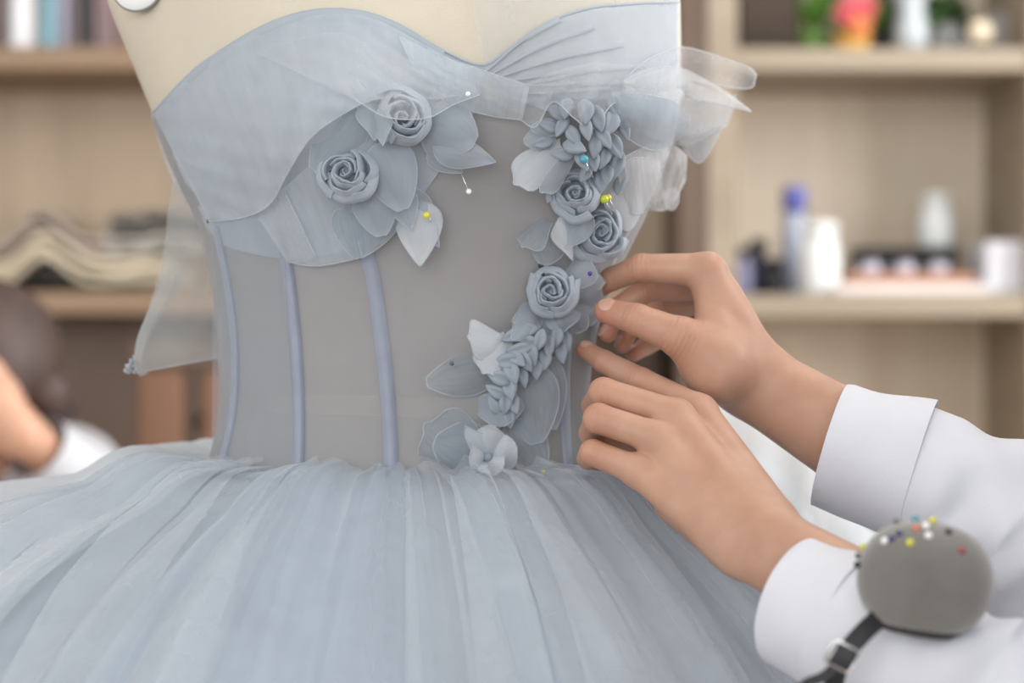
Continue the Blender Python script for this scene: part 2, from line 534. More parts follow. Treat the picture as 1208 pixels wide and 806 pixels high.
white = colour('white_plastic', srgb(232, 236, 236), 0.35, var=0.02)
bottle(937, ZR1, 0.021, 0.135, 0.016, colour('frosted_blue_plastic', srgb(178, 186, 206), 0.3), colour('blue_cap', srgb(104, 108, 186)), 'tall pale bottle with blue cap on the pale shelf', YF + 0.16, 0.04, cap_r=0.019)
bottle(967, ZR1, 0.031, 0.095, 0.026, white, white, 'squat white bottle in front of the blue-capped bottle', YF + 0.07, 0.018, cap_r=0.028)
bottle(895, ZR1, 0.016, 0.07, 0.011, colour('navy_glass', srgb(48, 48, 72), 0.25), colour('black_plastic', srgb(30, 30, 34)), 'small dark navy bottle beside the bookcase upright', YF + 0.12, 0.02)
bottle(914, ZR1, 0.018, 0.045, 0.014, colour('black_plastic', srgb(30, 30, 34)), colour('black_plastic', srgb(30, 30, 34)), 'short black jar between navy bottle and white bottle', YF + 0.1, 0.012, name='jar')
bottle(876, ZR1, 0.014, 0.06, 0.010, colour('lilac_glass', srgb(120, 120, 150), 0.3), colour('black_plastic', srgb(30, 30, 34)), 'small lilac bottle, nearest the pale upright', YF + 0.08, 0.016)
# paper slab, wooden tray, black organiser with white pots, white spray bottle on it
o = solid('paper_stack', 'low stack of white paper under the wooden tray', 'paper', 985, 1165, ZR1, ZR1 + 0.016, colour('paper', srgb(226, 218, 214), 0.8), YF + 0.02, YF + 0.26)
tr = empty('wooden_tray', (xat(1070, YF + 0.1), YF + 0.14, ZR1 + 0.016), 'reddish wooden tray holding small white pots', 'tray')
Yt0, Yt1 = YF + 0.05, YF + 0.23
tw = colour('red_wood', srgb(168, 122, 98), 0.5)
tx0, tx1, tz = xat(1000, Yt0), xat(1150, Yt0), ZR1 + 0.016
MB().box(tx0, tx1, Yt0, Yt1, tz, tz + 0.008).build('base', tw, tr, False)
MB().box(tx0, tx1, Yt0, Yt0 + 0.008, tz + 0.008, tz + 0.018).build('front_rail', tw, tr, False)
MB().box(tx0, tx1, Yt1 - 0.008, Yt1, tz + 0.008, tz + 0.018).build('back_rail', tw, tr, False)
for k, px in enumerate((1026, 1066, 1106)):
    bottle(px, tz + 0.008, 0.017, 0.028, 0.015, colour('lilac_pot', srgb(196, 192, 206), 0.4), colour('black_plastic', srgb(30, 30, 34)),
           ['small white pot at the left end of the wooden tray', 'small white pot in the middle of the wooden tray', 'small white pot at the right end of the wooden tray'][k], YF + 0.085, 0.012, name='pot')
    bpy.context.scene.collection.objects[-1]
org = empty('organiser_box', (xat(1070, YF + 0.17), YF + 0.17, tz + 0.008), 'black organiser box standing behind the small white pots', 'box')
bx0, bx1 = xat(1012, YF + 0.14), xat(1128, YF + 0.14)
bk = colour('black_plastic', srgb(30, 30, 34))
MB().box(bx0, bx1, YF + 0.125, YF + 0.215, tz + 0.008, tz + 0.052, 0.004).build('body', bk, org, False)
MB().box(bx0 - 0.003, bx1 + 0.003, YF + 0.122, YF + 0.218, tz + 0.052, tz + 0.060, 0.002).build('lid', bk, org, False)
bottle(1104, tz + 0.060, 0.029, 0.072, 0.022, white, white, 'white rounded bottle standing on the black organiser box', YF + 0.17, 0.016, cap_r=0.024)
tb = empty('tissue_box', (xat(1195, YF + 0.1), YF + 0.1, ZR1), 'white tissue box at the right end of the shelf', 'box')
wx0, wx1 = xat(1163, YF + 0.04), xat(1222, YF + 0.04)
MB().box(wx0, wx1, YF + 0.04, YF + 0.17, ZR1, ZR1 + 0.082, 0.008).build('carton', colour('white_card', srgb(226, 228, 236), 0.6), tb, False)
MB().box(wx0 + 0.02, wx1 - 0.02, YF + 0.09, YF + 0.115, ZR1 + 0.0821, ZR1 + 0.0828).build('slot', colour('slot_grey', srgb(120, 120, 128)), tb, False)

# top shelf on the right: pictures, plants, flowers, a lamp globe
solid('photo_frame', 'dark brown picture frame leaning at the back of top shelf', 'frame', 872, 948, ZR0, ZR0 + 0.2, colour('frame_brown', srgb(86, 72, 62), 0.6), YF + 0.262, YF + 0.287)
leafm = colour('leaf_green', srgb(104, 150, 62), 0.5, var=0.25)
leafd = colour('leaf_dark', srgb(78, 112, 66), 0.5, var=0.25)


def potted(px, Y, z0, pot_r, pot_h, potm, lm, n, L, label, seed, blooms=(), hang=False, name='potted_plant'):
    rr = random.Random(seed)
    x = xat(px, Y)
    t = empty(name, (x, Y, z0), label, 'plant')
    MB().lathe([(0, 0), (pot_r * 0.75, 0), (pot_r, pot_h), (pot_r * 0.85, pot_h), (pot_r * 0.8, pot_h * 0.8), (0, pot_h * 0.8)], (x, Y, z0), 16).build('pot', potm, t)
    st = MB()
    for k in range(n):
        a = rr.uniform(0, 2 * PI); el = rr.uniform(0.5, 1.3); l = L * rr.uniform(0.7, 1.15)
        d = np.array([math.cos(a) * math.cos(el), math.sin(a) * math.cos(el) * 0.6, math.sin(el)])
        b = np.array([x, Y, z0 + pot_h * 0.8])
        tip = b + d * l - np.array([0, 0, l * 0.45 if hang else l * 0.12])
        mid = b + d * l * 0.55 + np.array([0, 0, l * 0.1])
        c = catmull([b, mid, tip], 9)
        st.tube(c[:4], 0.0018, 5)
        side = np.cross(d, [0, 0, 1]); side /= np.linalg.norm(side) + 1e-9
        w = L * 0.17 * np.sin(np.linspace(0.15, 1, 7) * PI) ** 0.8
        cc = c[2:]
        G = np.stack([cc - side * w[:, None], cc + np.array([0, 0, -0.004]), cc + side * w[:, None]], 0)
        MB().grid(G).build('leaf', lm, t)
    st.build('stem', leafd, t)
    for k, (dx, dz, m) in enumerate(blooms):
        bl = MB()
        c0 = np.array([x + dx, Y - 0.03, z0 + dz])
        for q in range(6):
            a = q / 6 * 2 * PI
            bl.ball(c0 + 0.011 * np.array([math.cos(a), -0.3, math.sin(a)]), (0.011, 0.008, 0.011), 8, 6)
        bl.ball(c0 + np.array([0, -0.008, 0]), 0.008, 8, 6)
        bl.build('flower', m, t)
    return t


potted(962, YF + 0.13, ZR0, 0.028, 0.045, colour('green_glaze', srgb(90, 128, 60)), leafm, 12, 0.10, 'green leafy plant beside the dark picture frame', 3)
potted(1005, YF + 0.1, ZR0, 0.03, 0.032, colour('yellow_glaze', srgb(222, 172, 84)), leafm, 10, 0.085, 'plant with red flowers in a yellow pot on top shelf', 5,
       blooms=((-0.012, 0.062, colour('flower_red', srgb(196, 72, 84))), (0.012, 0.07, colour('flower_red', srgb(196, 72, 84))), (0.0, 0.09, colour('flower_pink', srgb(206, 120, 124))), (0.004, 0.045, colour('flower_orange', srgb(216, 128, 72)))), name='flowering_plant')
potted(1037, YF + 0.17, ZR0, 0.026, 0.05, colour('black_plastic', srgb(30, 30, 34)), leafm, 10, 0.10, 'green plant in a black pot right of red flowers', 8)
solid('black_book', 'black book standing upright beside the plant in a black pot', 'book', 1047, 1060, ZR0, ZR0 + 0.19, colour('black_plastic', srgb(30, 30, 34)), YF + 0.16, YF + 0.29)
vase = MB().lathe([(0, 0), (0.022, 0), (0.028, 0.03), (0.02, 0.075), (0.026, 0.1), (0.022, 0.1), (0.017, 0.075), (0.0, 0.01)], (xat(1075, YF + 0.1), YF + 0.1, ZR0), 20).build('vase', colour('pale_glass', srgb(190, 198, 204), 0.15), None)
tag(vase, 'pale grey glass vase on top shelf beside black book', 'vase')
potted(1112, YF + 0.18, ZR0, 0.03, 0.06, colour('grey_glaze', srgb(170, 172, 172)), leafd, 14, 0.11, 'dark green trailing plant in a grey pot behind globe lamp', 12, hang=True)
lamp = empty('globe_lamp', (xat(1157, YF + 0.06), YF + 0.06, ZR0), 'small cream globe lamp on the top shelf', 'lamp')
lx = xat(1157, YF + 0.06)
MB().lathe([(0, 0), (0.015, 0), (0.015, 0.004), (0.005, 0.008), (0.005, 0.012), (0, 0.012)], (lx, YF + 0.06, ZR0), 14).build('base', M['black_metal'], lamp)
MB().ball((lx, YF + 0.06, ZR0 + 0.031), 0.0195, 18, 12).build('globe', colour('cream_glass', srgb(250, 232, 204), 0.3), lamp)
solid('grey_box', 'plain grey storage box at the right end of top shelf', 'box', 1166, 1215, ZR0, ZR0 + 0.075, colour('grey_card', srgb(150, 148, 148), 0.7), YF + 0.14, YF + 0.29)
solid('white_folder', 'white folder lying behind the glass vase', 'folder', 1064, 1150, ZR0, ZR0 + 0.055, colour('white_card', srgb(226, 228, 236), 0.6), YF + 0.225, YF + 0.29)

# top shelf on the left: books and a binder
for nm, lab, a, b, h, col, dy in (
        ('pink_book', 'dusty pink book at the left end of the top shelf', -14, 2, 0.16, srgb(170, 150, 150), 0.05),
        ('binder', 'thick white binder standing on the left top shelf', 11, 42, 0.19, srgb(232, 232, 236), 0.03),
        ('grey_green_book', 'pale grey green book between binder and teal book', 43, 48, 0.17, srgb(196, 204, 198), 0.04),
        ('teal_book', 'light teal book beside the white binder', 49, 66, 0.18, srgb(142, 186, 200), 0.03),
        ('lilac_book', 'pale lilac book beside the teal book', 67, 81, 0.17, srgb(166, 162, 178), 0.04),
        ('brown_book', 'brown book between lilac book and charcoal book', 82, 95, 0.18, srgb(110, 96, 94), 0.06),
        ('charcoal_book', 'charcoal book left of the mauve book', 96, 109, 0.19, srgb(78, 76, 78), 0.06),
        ('mauve_book', 'mauve book nearest the dress form', 111, 138, 0.18, srgb(140, 118, 120), 0.06)):
    bk_ = empty(nm, (xat((a + b) / 2, YF + dy), YF + dy + 0.07, ZL0), lab, 'binder' if nm == 'binder' else 'book')
    cm = colour(nm + '_cover', col, 0.6)
    x0, x1 = xat(a, YF + dy), xat(b, YF + dy)
    t = min(0.002, (x1 - x0) * 0.2)
    m = MB().box(x0, x1, YF + dy, YF + dy + 0.003, ZL0, ZL0 + h)
    m.box(x0, x0 + t, YF + dy, YF + dy + 0.14, ZL0, ZL0 + h).box(x1 - t, x1, YF + dy, YF + dy + 0.14, ZL0, ZL0 + h)
    m.build('cover', cm, bk_, False)
    MB().box(x0 + t, x1 - t, YF + dy + 0.003, YF + dy + 0.135, ZL0 + 0.003, ZL0 + h - 0.004).build('pages', colour('paper', srgb(226, 218, 214), 0.8), bk_, False)


# folded cloth on the middle shelf
def folded(name, label, px0, px1, zfun, thick, mat, Y0, Y1, seed, layers=2):
    rr = np.random.default_rng(seed)
    t = empty(name, (xat((px0 + px1) / 2, Y0), (Y0 + Y1) / 2, float(zfun(0.5))), label, 'cloth')
    n = 26
    for l in range(layers):
        mb = MB()
        us = np.linspace(0, 1, n)
        x = np.interp(us, [0, 1], [xat(px0, Y0), xat(px1, Y0)])
        th = thick / layers
        wob = 0.003 * np.sin(us * 9 + rr.uniform(0, 6)) + 0.002 * np.sin(us * 23 + rr.uniform(0, 6))
        zb = np.array([float(zfun(u)) for u in us]) + l * th
        ring = []
        k = 12
        for q in range(k):
            a = 2 * PI * q / k
            yy = (Y0 + Y1) / 2 + (Y1 - Y0) / 2 * np.sign(math.cos(a)) * abs(math.cos(a)) ** 0.4
            zz = zb + th * 0.5 + th * 0.5 * np.sign(math.sin(a)) * abs(math.sin(a)) ** 0.7 + wob
            ring.append(np.stack([x, np.full(n, yy) + 0.004 * np.sin(us * 14 + l), zz], 1))
        G = np.stack(ring, 0)
        mb.grid(G, close_u=True)
        mb.f.append(tuple(i * n for i in range(k))); mb.f.append(tuple(i * n + n - 1 for i in range(k))[::-1])
        mb.build('fold', mat, t)
    return t


def pouch_h(t):
    return (0.003 + 0.032 * math.exp(-((t - 0.16) / 0.20) ** 2) + 0.012 * max(0.0, 1 - t)) * min(1.0, max(0.0, (t + 0.18) / 0.2)) * min(1.0, max(0.0, (1.12 - t) / 0.15))


def zcream(u):   # sags over the black pouch below it
    return ZL1 + 0.002 + pouch_h(((-60 + 265 * u) - 28) / 144) + 0.010 * max(0, 1 - abs(u - 0.95) / 0.2)


black = empty('black_pouch', (xat(90, YF + 0.06), YF + 0.06, ZL1), 'flat black pouch squeezed under the cream cloth', 'pouch')
us = np.linspace(0, 1, 22)
xs = xat(28, YF) + us * (xat(172, YF) - xat(28, YF))
hh = np.array([pouch_h(float(t)) for t in us])
ringp = []
for q in range(10):
    a = 2 * PI * q / 10
    ringp.append(np.stack([xs, YF + 0.10 + 0.085 * np.full(22, math.cos(a)), ZL1 + hh * (0.5 + 0.5 * math.sin(a))], 1))
MB().grid(np.stack(ringp, 0), close_u=True).build('body', colour('black_cloth', srgb(40, 36, 34), 0.8), black)
MB().tube(catmull([(xs[1], YF + 0.015, ZL1 + 0.02), (xs[8], YF + 0.012, ZL1 + 0.012), (xs[20], YF + 0.013, ZL1 + 0.004)], 12), 0.0018, 6).build('zip', M['black_metal'], black)
folded('cream_cloth', 'cream folded cloth sagging across the left shelf', -60, 205, zcream, 0.046, colour('cream_cloth', srgb(212, 200, 178), 0.85, var=0.05, bump=0.3), YF + 0.03, YF + 0.22, 4, 3)
folded('grey_cloth', 'warm grey folded cloth lying on the cream cloth', -70, 150, lambda u: zcream(u * 0.8) + 0.047, 0.030, colour('warm_grey_cloth', srgb(172, 158, 148), 0.85, bump=0.3), YF + 0.045, YF + 0.22, 5, 2)
folded('pale_cloth', 'pale grey bundle of cloth close behind the dress form', 120, 245, lambda u: zcream(0.8 + 0.1 * u) + 0.047, 0.03, colour('pale_grey_cloth', srgb(176, 172, 164), 0.85, bump=0.3), YF + 0.04, YF + 0.2, 6, 2)
folded('charcoal_cloth', 'dark grey folded cloth on top of the pale bundle', 128, 240, lambda u: zcream(0.8 + 0.1 * u) + 0.078, 0.036, colour('charcoal_cloth', srgb(112, 108, 104), 0.85, bump=0.3), YF + 0.05, YF + 0.2, 9, 2)

# wooden chair behind the dress, left
YC_ = 2.62
ch = empty('wooden_chair', (xat(238, YC_), YC_ + 0.2, 0), 'wooden chair with broad upright slats between dress and seated person', 'chair')
cw = M['chair_wood']
for px in (162, 240, 318):
    x0 = xat(px, YC_)
    MB().box(x0, x0 + xat(657, YC_), YC_, YC_ + 0.03, zat(640, YC_), zat(436, YC_), 0.004).build('back_slat', cw, ch, False)
xa, xb = xat(150, YC_), xat(384, YC_)
MB().box(xa, xb, YC_ - 0.005, YC_ + 0.035, zat(437, YC_), zat(404, YC_), 0.006).build('top_rail', M['dark_wood'], ch, False)
zs = zat(655, YC_)
MB().box(xa - 0.01, xb + 0.01, YC_ + 0.0, YC_ + 0.42, zs - 0.035, zs, 0.008).build('seat', cw, ch, False)
for sx in (xa, xb - 0.04):
    for sy in (YC_, YC_ + 0.37):
        MB().box(sx, sx + 0.04, sy, sy + 0.04, 0, zs - 0.035, 0.004).build('leg', cw, ch, False)


# ------------------------------------------------------------------ bodies: blended limbs meshed as one skin
class Field:
    """a distance field on a grid, meshed with surface nets"""
    def __init__(s, lo, hi, h):
        s.h = h
        s.lo = np.asarray(lo, float)
        s.n = np.ceil((np.asarray(hi, float) - s.lo) / h).astype(int) + 1
        s.ax = [s.lo[k] + h * np.arange(s.n[k]) for k in range(3)]

    def new(s): return np.full(tuple(s.n), 0.5, np.float32)

    def sub(s, lo, hi):
        sl, ok = [], True
        for k in range(3):
            a = max(0, int(math.floor((lo[k] - s.lo[k]) / s.h))); b = min(int(s.n[k]), int(math.ceil((hi[k] - s.lo[k]) / s.h)) + 1)
            if b <= a: return None
            sl.append(slice(a, b))
        return tuple(sl)

    def pts(s, sl):
        return np.meshgrid(*[s.ax[k][sl[k]].astype(np.float32) for k in range(3)], indexing='ij', sparse=True)

    def cone(s, F, a, b, ra, rb, k, m=0.014):
        a = np.asarray(a, float); b = np.asarray(b, float)
        r = max(ra, rb) + m + k
        sl = s.sub(np.minimum(a, b) - r, np.maximum(a, b) + r)
        if sl is None: return F
        X, Y, Z = s.pts(sl)
        ab = b - a; L2 = float(ab @ ab) + 1e-12
        t = np.clip(((X - a[0]) * ab[0] + (Y - a[1]) * ab[1] + (Z - a[2]) * ab[2]) / L2, 0, 1)
        d = np.sqrt((X - a[0] - t * ab[0]) ** 2 + (Y - a[1] - t * ab[1]) ** 2 + (Z - a[2] - t * ab[2]) ** 2) - (ra + t * (rb - ra))
        F[sl] = smin(F[sl], d, k)
        return F

    def ell(s, F, c, r, k, rot=None, m=0.014, cut=False):
        c = np.asarray(c, float); r = np.asarray(r, float)
        R = r.max() + m + k
        sl = s.sub(c - R, c + R)
        if sl is None: return F
        X, Y, Z = s.pts(sl)
        p = [X - c[0], Y - c[1], Z - c[2]]
        if rot is not None:
            Q = np.array(rot)   # rows: local axes in the world
            p = [Q[i][0] * p[0] + Q[i][1] * p[1] + Q[i][2] * p[2] for i in range(3)]
        q = np.sqrt((p[0] / r[0]) ** 2 + (p[1] / r[1]) ** 2 + (p[2] / r[2]) ** 2)
        d = (q - 1) * r.min()
        F[sl] = -smin(-F[sl], d, k) if cut else smin(F[sl], d, k)
        return F

    def mesh(s, F, smooth=2):
        h = s.h
        S = F < 0
        nx, ny, nz = F.shape
        acc = np.zeros((nx - 1, ny - 1, nz - 1), np.int8)
        offs = [(i, j, k) for i in (0, 1) for j in (0, 1) for k in (0, 1)]
        for o in offs: acc += S[o[0]:nx - 1 + o[0], o[1]:ny - 1 + o[1], o[2]:nz - 1 + o[2]]
        idx = np.argwhere((acc > 0) & (acc < 8))
        vid = np.full((nx - 1, ny - 1, nz - 1), -1, np.int64)
        vid[idx[:, 0], idx[:, 1], idx[:, 2]] = np.arange(len(idx))
        fc = [F[idx[:, 0] + o[0], idx[:, 1] + o[1], idx[:, 2] + o[2]] for o in offs]
        pos = np.zeros((len(idx), 3)); cnt = np.zeros(len(idx))
        for a in range(8):
            for b in range(a + 1, 8):
                if sum(abs(offs[a][k] - offs[b][k]) for k in range(3)) != 1: continue
                c = (fc[a] < 0) != (fc[b] < 0)
                t = np.where(c, fc[a] / (fc[a] - fc[b] + 1e-20), 0)
                e = np.array(offs[a])[None] + t[:, None] * (np.array(offs[b]) - np.array(offs[a]))[None]
                pos += np.where(c[:, None], e, 0); cnt += c
        V = (idx + pos / cnt[:, None]) * h + s.lo
        Q = []
        for ax in range(3):
            u, v = [(1, 2), (2, 0), (0, 1)][ax]
            sl0 = [slice(None)] * 3; sl1 = [slice(None)] * 3
            sl0[ax] = slice(0, -1); sl1[ax] = slice(1, None)
            A, B = S[tuple(sl0)], S[tuple(sl1)]
            e = np.argwhere(A != B)
            e = e[(e[:, u] > 0) & (e[:, v] > 0) & (e[:, u] < F.shape[u] - 1) & (e[:, v] < F.shape[v] - 1)]
            sgn = A[e[:, 0], e[:, 1], e[:, 2]]
            eu = np.zeros(3, int); eu[u] = 1; ev = np.zeros(3, int); ev[v] = 1
            g = lambda d: vid[tuple((e - d).T)]
            q = np.stack([g(eu + ev), g(ev), g(0 * eu), g(eu)], 1)
            q[~sgn] = q[~sgn][:, ::-1]
            Q.append(q)
        Q = np.vstack(Q)
        Q = Q[(Q >= 0).all(1)]
        for _ in range(smooth):
            s_ = np.zeros_like(V); c_ = np.zeros(len(V))
            for a, b in ((0, 1), (1, 2), (2, 3), (3, 0)):
                np.add.at(s_, Q[:, a], V[Q[:, b]]); np.add.at(c_, Q[:, a], 1)
                np.add.at(s_, Q[:, b], V[Q[:, a]]); np.add.at(c_, Q[:, b], 1)
            V = 0.5 * V + 0.5 * s_ / np.maximum(c_, 1)[:, None]
        return V, Q


def smin(a, b, k):
    if k <= 0: return np.minimum(a, b)
    h = np.clip(0.5 + 0.5 * (b - a) / k, 0, 1)
    return b * (1 - h) + a * h - k * h * (1 - h)


def chain(fd, pts, k=0.002):
    """a finger: joints [(point, radius), ...]"""
    F = fd.new()
    for (a, ra), (b, rb) in zip(pts[:-1], pts[1:]): fd.cone(F, a, b, ra, rb, k)
    return F


def J(px, py, Y, r): return (P(px, py, Y), PX(r, Y))


def hand_mesh(fingers, palm, arm, h, palm_k=0.008, web=0.006):
    """fingers: lists of joints; palm: cones (a, b, k)"""
    allp = [p for f in fingers for p in f] + [q for c in palm + arm for q in c[:2]]
    lo = np.min([p - r for p, r in allp], 0) - 0.006; hi = np.max([p + r for p, r in allp], 0) + 0.006
    fd = Field(lo, hi, h)
    PF = fd.new()
    for a, b, k in palm + arm: fd.cone(PF, a[0], b[0], a[1], b[1], k)
    T = PF.copy()
    for f in fingers:
        FF = chain(fd, f)
        T = np.minimum(T, smin(FF, PF, web))
    # fingers that lie together keep a crease with only the softest rounding
    V, Q = fd.mesh(T, 2)
    fl = np.zeros(len(V)); al = np.zeros(len(V)); cr = np.zeros(len(V))
    for f in fingers:
        n = len(f)
        tip, rt = f[-1]
        d = np.linalg.norm(V - tip, axis=1)
        fl = np.maximum(fl, np.exp(-(d / (rt * 2.2)) ** 2))
        for i in range(1, n - 1):
            j, r = f[i]
            d = np.linalg.norm(V - j, axis=1)
            fl = np.maximum(fl, 0.5 * np.exp(-(d / (r * 1.3)) ** 2))
            ax = f[i + 1][0] - f[i - 1][0]; ax /= np.linalg.norm(ax)
            w = np.exp(-(d / (r * 1.25)) ** 4)
            new = w > cr
            cr = np.where(new, w, cr); al = np.where(new, (V - j) @ ax * 1000.0, al)
    return V, Q, fl, al, cr


def nail(parent, c, n, along, w, l, R):
    """fingernail: a small curved plate on the skin"""
    n = np.asarray(n, float); n /= np.linalg.norm(n)
    along = np.asarray(along, float); along = along - n * (along @ n); along /= np.linalg.norm(along)
    side = np.cross(along, n)
    us = np.linspace(-1, 1, 9); vs = np.linspace(-1, 1, 9)
    G = np.zeros((9, 9, 3))
    for i, u in enumerate(us):
        for k, v in enumerate(vs):
            uu = u * math.sqrt(1 - 0.5 * v * v); vv = v * math.sqrt(1 - 0.5 * u * u)
            x, y = uu * w / 2, vv * l / 2
            G[i, k] = c + side * x + along * y + n * (-(x * x) / (2 * R) - (y * y) / (5 * R) + 0.0004)
    mb = MB().grid(G)
    # its thickness
    rim = np.concatenate([G[:, 0], G[-1, 1:], G[::-1, -1][1:], G[0, ::-1][1:-1]])
    low = rim - n * 0.0012
    mb.grid(np.stack([np.vstack([rim, rim[:1]]), np.vstack([low, low[:1]])], 1))
    return mb.build('fingernail', M['nail'], parent)


def head_field(fd, F, c, R):
    """skull, jaw, nose, brow, lips, ears; R rows: right, forward, up"""
    R = np.asarray(R)
    w = lambda x, y, z: np.asarray(c) + R[0] * x + R[1] * y + R[2] * z
    fd.ell(F, w(0, -0.012, 0.03), (0.074, 0.094, 0.088), 0.01, R)
    fd.ell(F, w(0, 0.022, -0.035), (0.058, 0.066, 0.075), 0.02, R)
    fd.ell(F, w(0, 0.055, -0.092), (0.024, 0.022, 0.020), 0.02, R)
    for sx in (-1, 1):
        fd.ell(F, w(sx * 0.032, 0.076, 0.003), (0.017, 0.014, 0.012), 0.008, R, cut=True)
        fd.ell(F, w(sx * 0.040, 0.058, -0.030), (0.02, 0.016, 0.018), 0.012, R)
        fd.ell(F, w(sx * 0.073, -0.008, -0.01), (0.007, 0.017, 0.030), 0.004, R)
    fd.cone(F, w(0, 0.083, 0.006), w(0, 0.102, -0.034), 0.007, 0.011, 0.008)
    fd.ell(F, w(0, 0.084, -0.064), (0.022, 0.009, 0.008), 0.005, R)
    return w


def face_parts(w, R, body, lip=True):
    Rm = Matrix(np.asarray(R).T.tolist()).to_quaternion()
    for sx in (-1, 1):
        e = MB().ball(w(sx * 0.032, 0.0625, 0.003), 0.0125, 14, 10).build('eye', M['eye'], body)
        MB().ball(w(sx * 0.032, 0.0705, 0.002), 0.0055, 12, 8).build('iris', M['iris'], e)
        MB().tube(catmull([w(sx * 0.016, 0.084, 0.022), w(sx * 0.034, 0.083, 0.028), w(sx * 0.052, 0.066, 0.022)], 10), [0.0015] + [0.0028] * 8 + [0.001], 6).build('eyebrow', M['hair'], body)
    if lip:
        MB().ball(w(0, 0.090, -0.064), (0.019, 0.0045, 0.0055), 12, 8, Rm).build('lips', M['lip'], body)


def body_object(parts, name, mat, parent, attrs=True):
    """parts: (V, Q, flush, along, crease) -> ONE mesh"""
    Vs, Qs, n = [], [], 0
    A = [[], [], []]
    for p in parts:
        Vs.append(p[0]); Qs.append(p[1] + n); n += len(p[0])
        for i in range(3): A[i].append(p[2 + i] if len(p) > 2 else np.zeros(len(p[0])))
    V = np.vstack(Vs); Q = np.vstack(Qs)
    me = bpy.data.meshes.new(name)
    me.vertices.add(len(V)); me.vertices.foreach_set('co', V.astype(np.float32).ravel())
    me.loops.add(Q.size); me.loops.foreach_set('vertex_index', Q.astype(np.int32).ravel())
    me.polygons.add(len(Q)); me.polygons.foreach_set('loop_start', np.arange(0, Q.size, 4, dtype=np.int32))
    me.update(calc_edges=True); me.validate()
    for nm, a in zip(('flush', 'along', 'crease'), A):
        at = me.attributes.new(nm, 'FLOAT', 'POINT'); at.data.foreach_set('value', np.concatenate(a).astype(np.float32))
    return link_mesh(name, me, parent, mat)


# ------------------------------------------------------------------ the seamstress at the right
def lp(a, b, t): return np.asarray(a) + (np.asarray(b) - np.asarray(a)) * t


seam = empty('person', (0.60, 1.19, 0), 'person in white shirt pinning flowers on the gown with both hands', 'person')

# left hand (nearer, lower): back of the hand to the viewer, forefinger stretched, the others bent
L_wr = P(898, 638, 1.235); L_el = P(1270, 865, 1.12); L_sh = np.array([0.50, 1.00, CZ + 0.05])
Lf = [
    [J(826, 485, 1.325, 18.5), J(757, 450, 1.352, 16), J(713, 427, 1.375, 13.5), J(690, 413, 1.392, 10.5)],
    [J(799, 491, 1.305, 19), J(712, 463, 1.318, 17.5), J(701, 478, 1.352, 15), J(716, 492, 1.374, 12)],
    [J(776, 517, 1.293, 19), J(706, 494, 1.303, 18), J(698, 511, 1.332, 15), J(712, 521, 1.354, 12)],
    [J(753, 556, 1.290, 18), J(699, 534, 1.300, 15.5), J(694, 541, 1.322, 13), J(708, 545, 1.344, 11)],
    [J(865, 590, 1.280, 25), J(812, 536, 1.352, 19), J(772, 497, 1.384, 16), J(745, 478, 1.396, 13)],   # thumb, behind the hand
]
Lp = [
    (J(826, 486, 1.327, 19.5), J(912, 612, 1.245, 27), 0.007), (J(799, 492, 1.307, 20), J(902, 630, 1.235, 28), 0.006),
    (J(776, 518, 1.295, 20), J(888, 640, 1.240, 28), 0.006), (J(754, 557, 1.292, 19), J(873, 652, 1.245, 26), 0.010),
    (J(800, 590, 1.308, 30), J(862, 642, 1.262, 30), 0.012), (J(820, 540, 1.330, 22), J(880, 620, 1.270, 30), 0.012),
    (J(736, 508, 1.350, 22), J(800, 545, 1.325, 26), 0.008), (J(733, 528, 1.340, 21), J(800, 560, 1.315, 26), 0.008),
]
La = [(J(904, 628, 1.238, 33), (lp(L_wr, L_el, 0.5) + np.array([0, 0, 0.006]), 0.026), 0.012), (J(882, 650, 1.244, 31), (lp(L_wr, L_el, 0.5) - np.array([0, 0, 0.008]), 0.026), 0.012)]
left_hand = hand_mesh(Lf, Lp, La, 0.00105)

# right hand (farther, upper): pinching a petal between thumb and forefinger
R_wr = P(886, 446, 1.375); R_el = P(1250, 662, 1.30); R_sh = np.array([0.54, 1.38, CZ + 0.06])
Rf = [
    [J(835, 319, 1.372, 20.5), J(757, 316, 1.380, 16.5), J(722, 329, 1.396, 14), J(706, 341, 1.404, 11)],
    [J(838, 336, 1.405, 19), J(766, 340, 1.418, 15.5), J(726, 366, 1.416, 13), J(717, 394, 1.406, 10.5)],
    [J(843, 352, 1.428, 18), J(782, 362, 1.448, 15), J(742, 388, 1.440, 12.5), J(735, 407, 1.428, 10)],
    [J(848, 370, 1.445, 16), J(800, 388, 1.462, 13), J(762, 408, 1.455, 11), J(747, 418, 1.445, 9)],
    [J(848, 425, 1.352, 30), J(803, 398, 1.345, 23), J(752, 377, 1.350, 18.5), J(716, 367, 1.366, 15)],
]
Rp = [
    (J(835, 320, 1.373, 20.5), J(894, 430, 1.372, 28), 0.010), (J(838, 337, 1.405, 19), J(890, 440, 1.385, 28), 0.010),
    (J(843, 353, 1.428, 18), J(884, 450, 1.395, 26), 0.010), (J(848, 370, 1.445, 16), J(878, 455, 1.40, 24), 0.010),
    (J(806, 400, 1.347, 23), J(846, 432, 1.356, 38), 0.014), (J(846, 432, 1.356, 38), J(880, 452, 1.372, 34), 0.014),
    (J(836, 342, 1.368, 17), J(842, 405, 1.355, 20), 0.012), (J(850, 350, 1.385, 22), J(866, 420, 1.37, 30), 0.012),
]
Ra = [(J(893, 437, 1.376, 32), (lp(R_wr, R_el, 0.5) + np.array([0, 0, 0.004]), 0.028), 0.012), (J(876, 457, 1.380, 31), (lp(R_wr, R_el, 0.5) - np.array([0, 0, 0.010]), 0.028), 0.012)]
right_hand = hand_mesh(Rf, Rp, Ra, 0.00105)

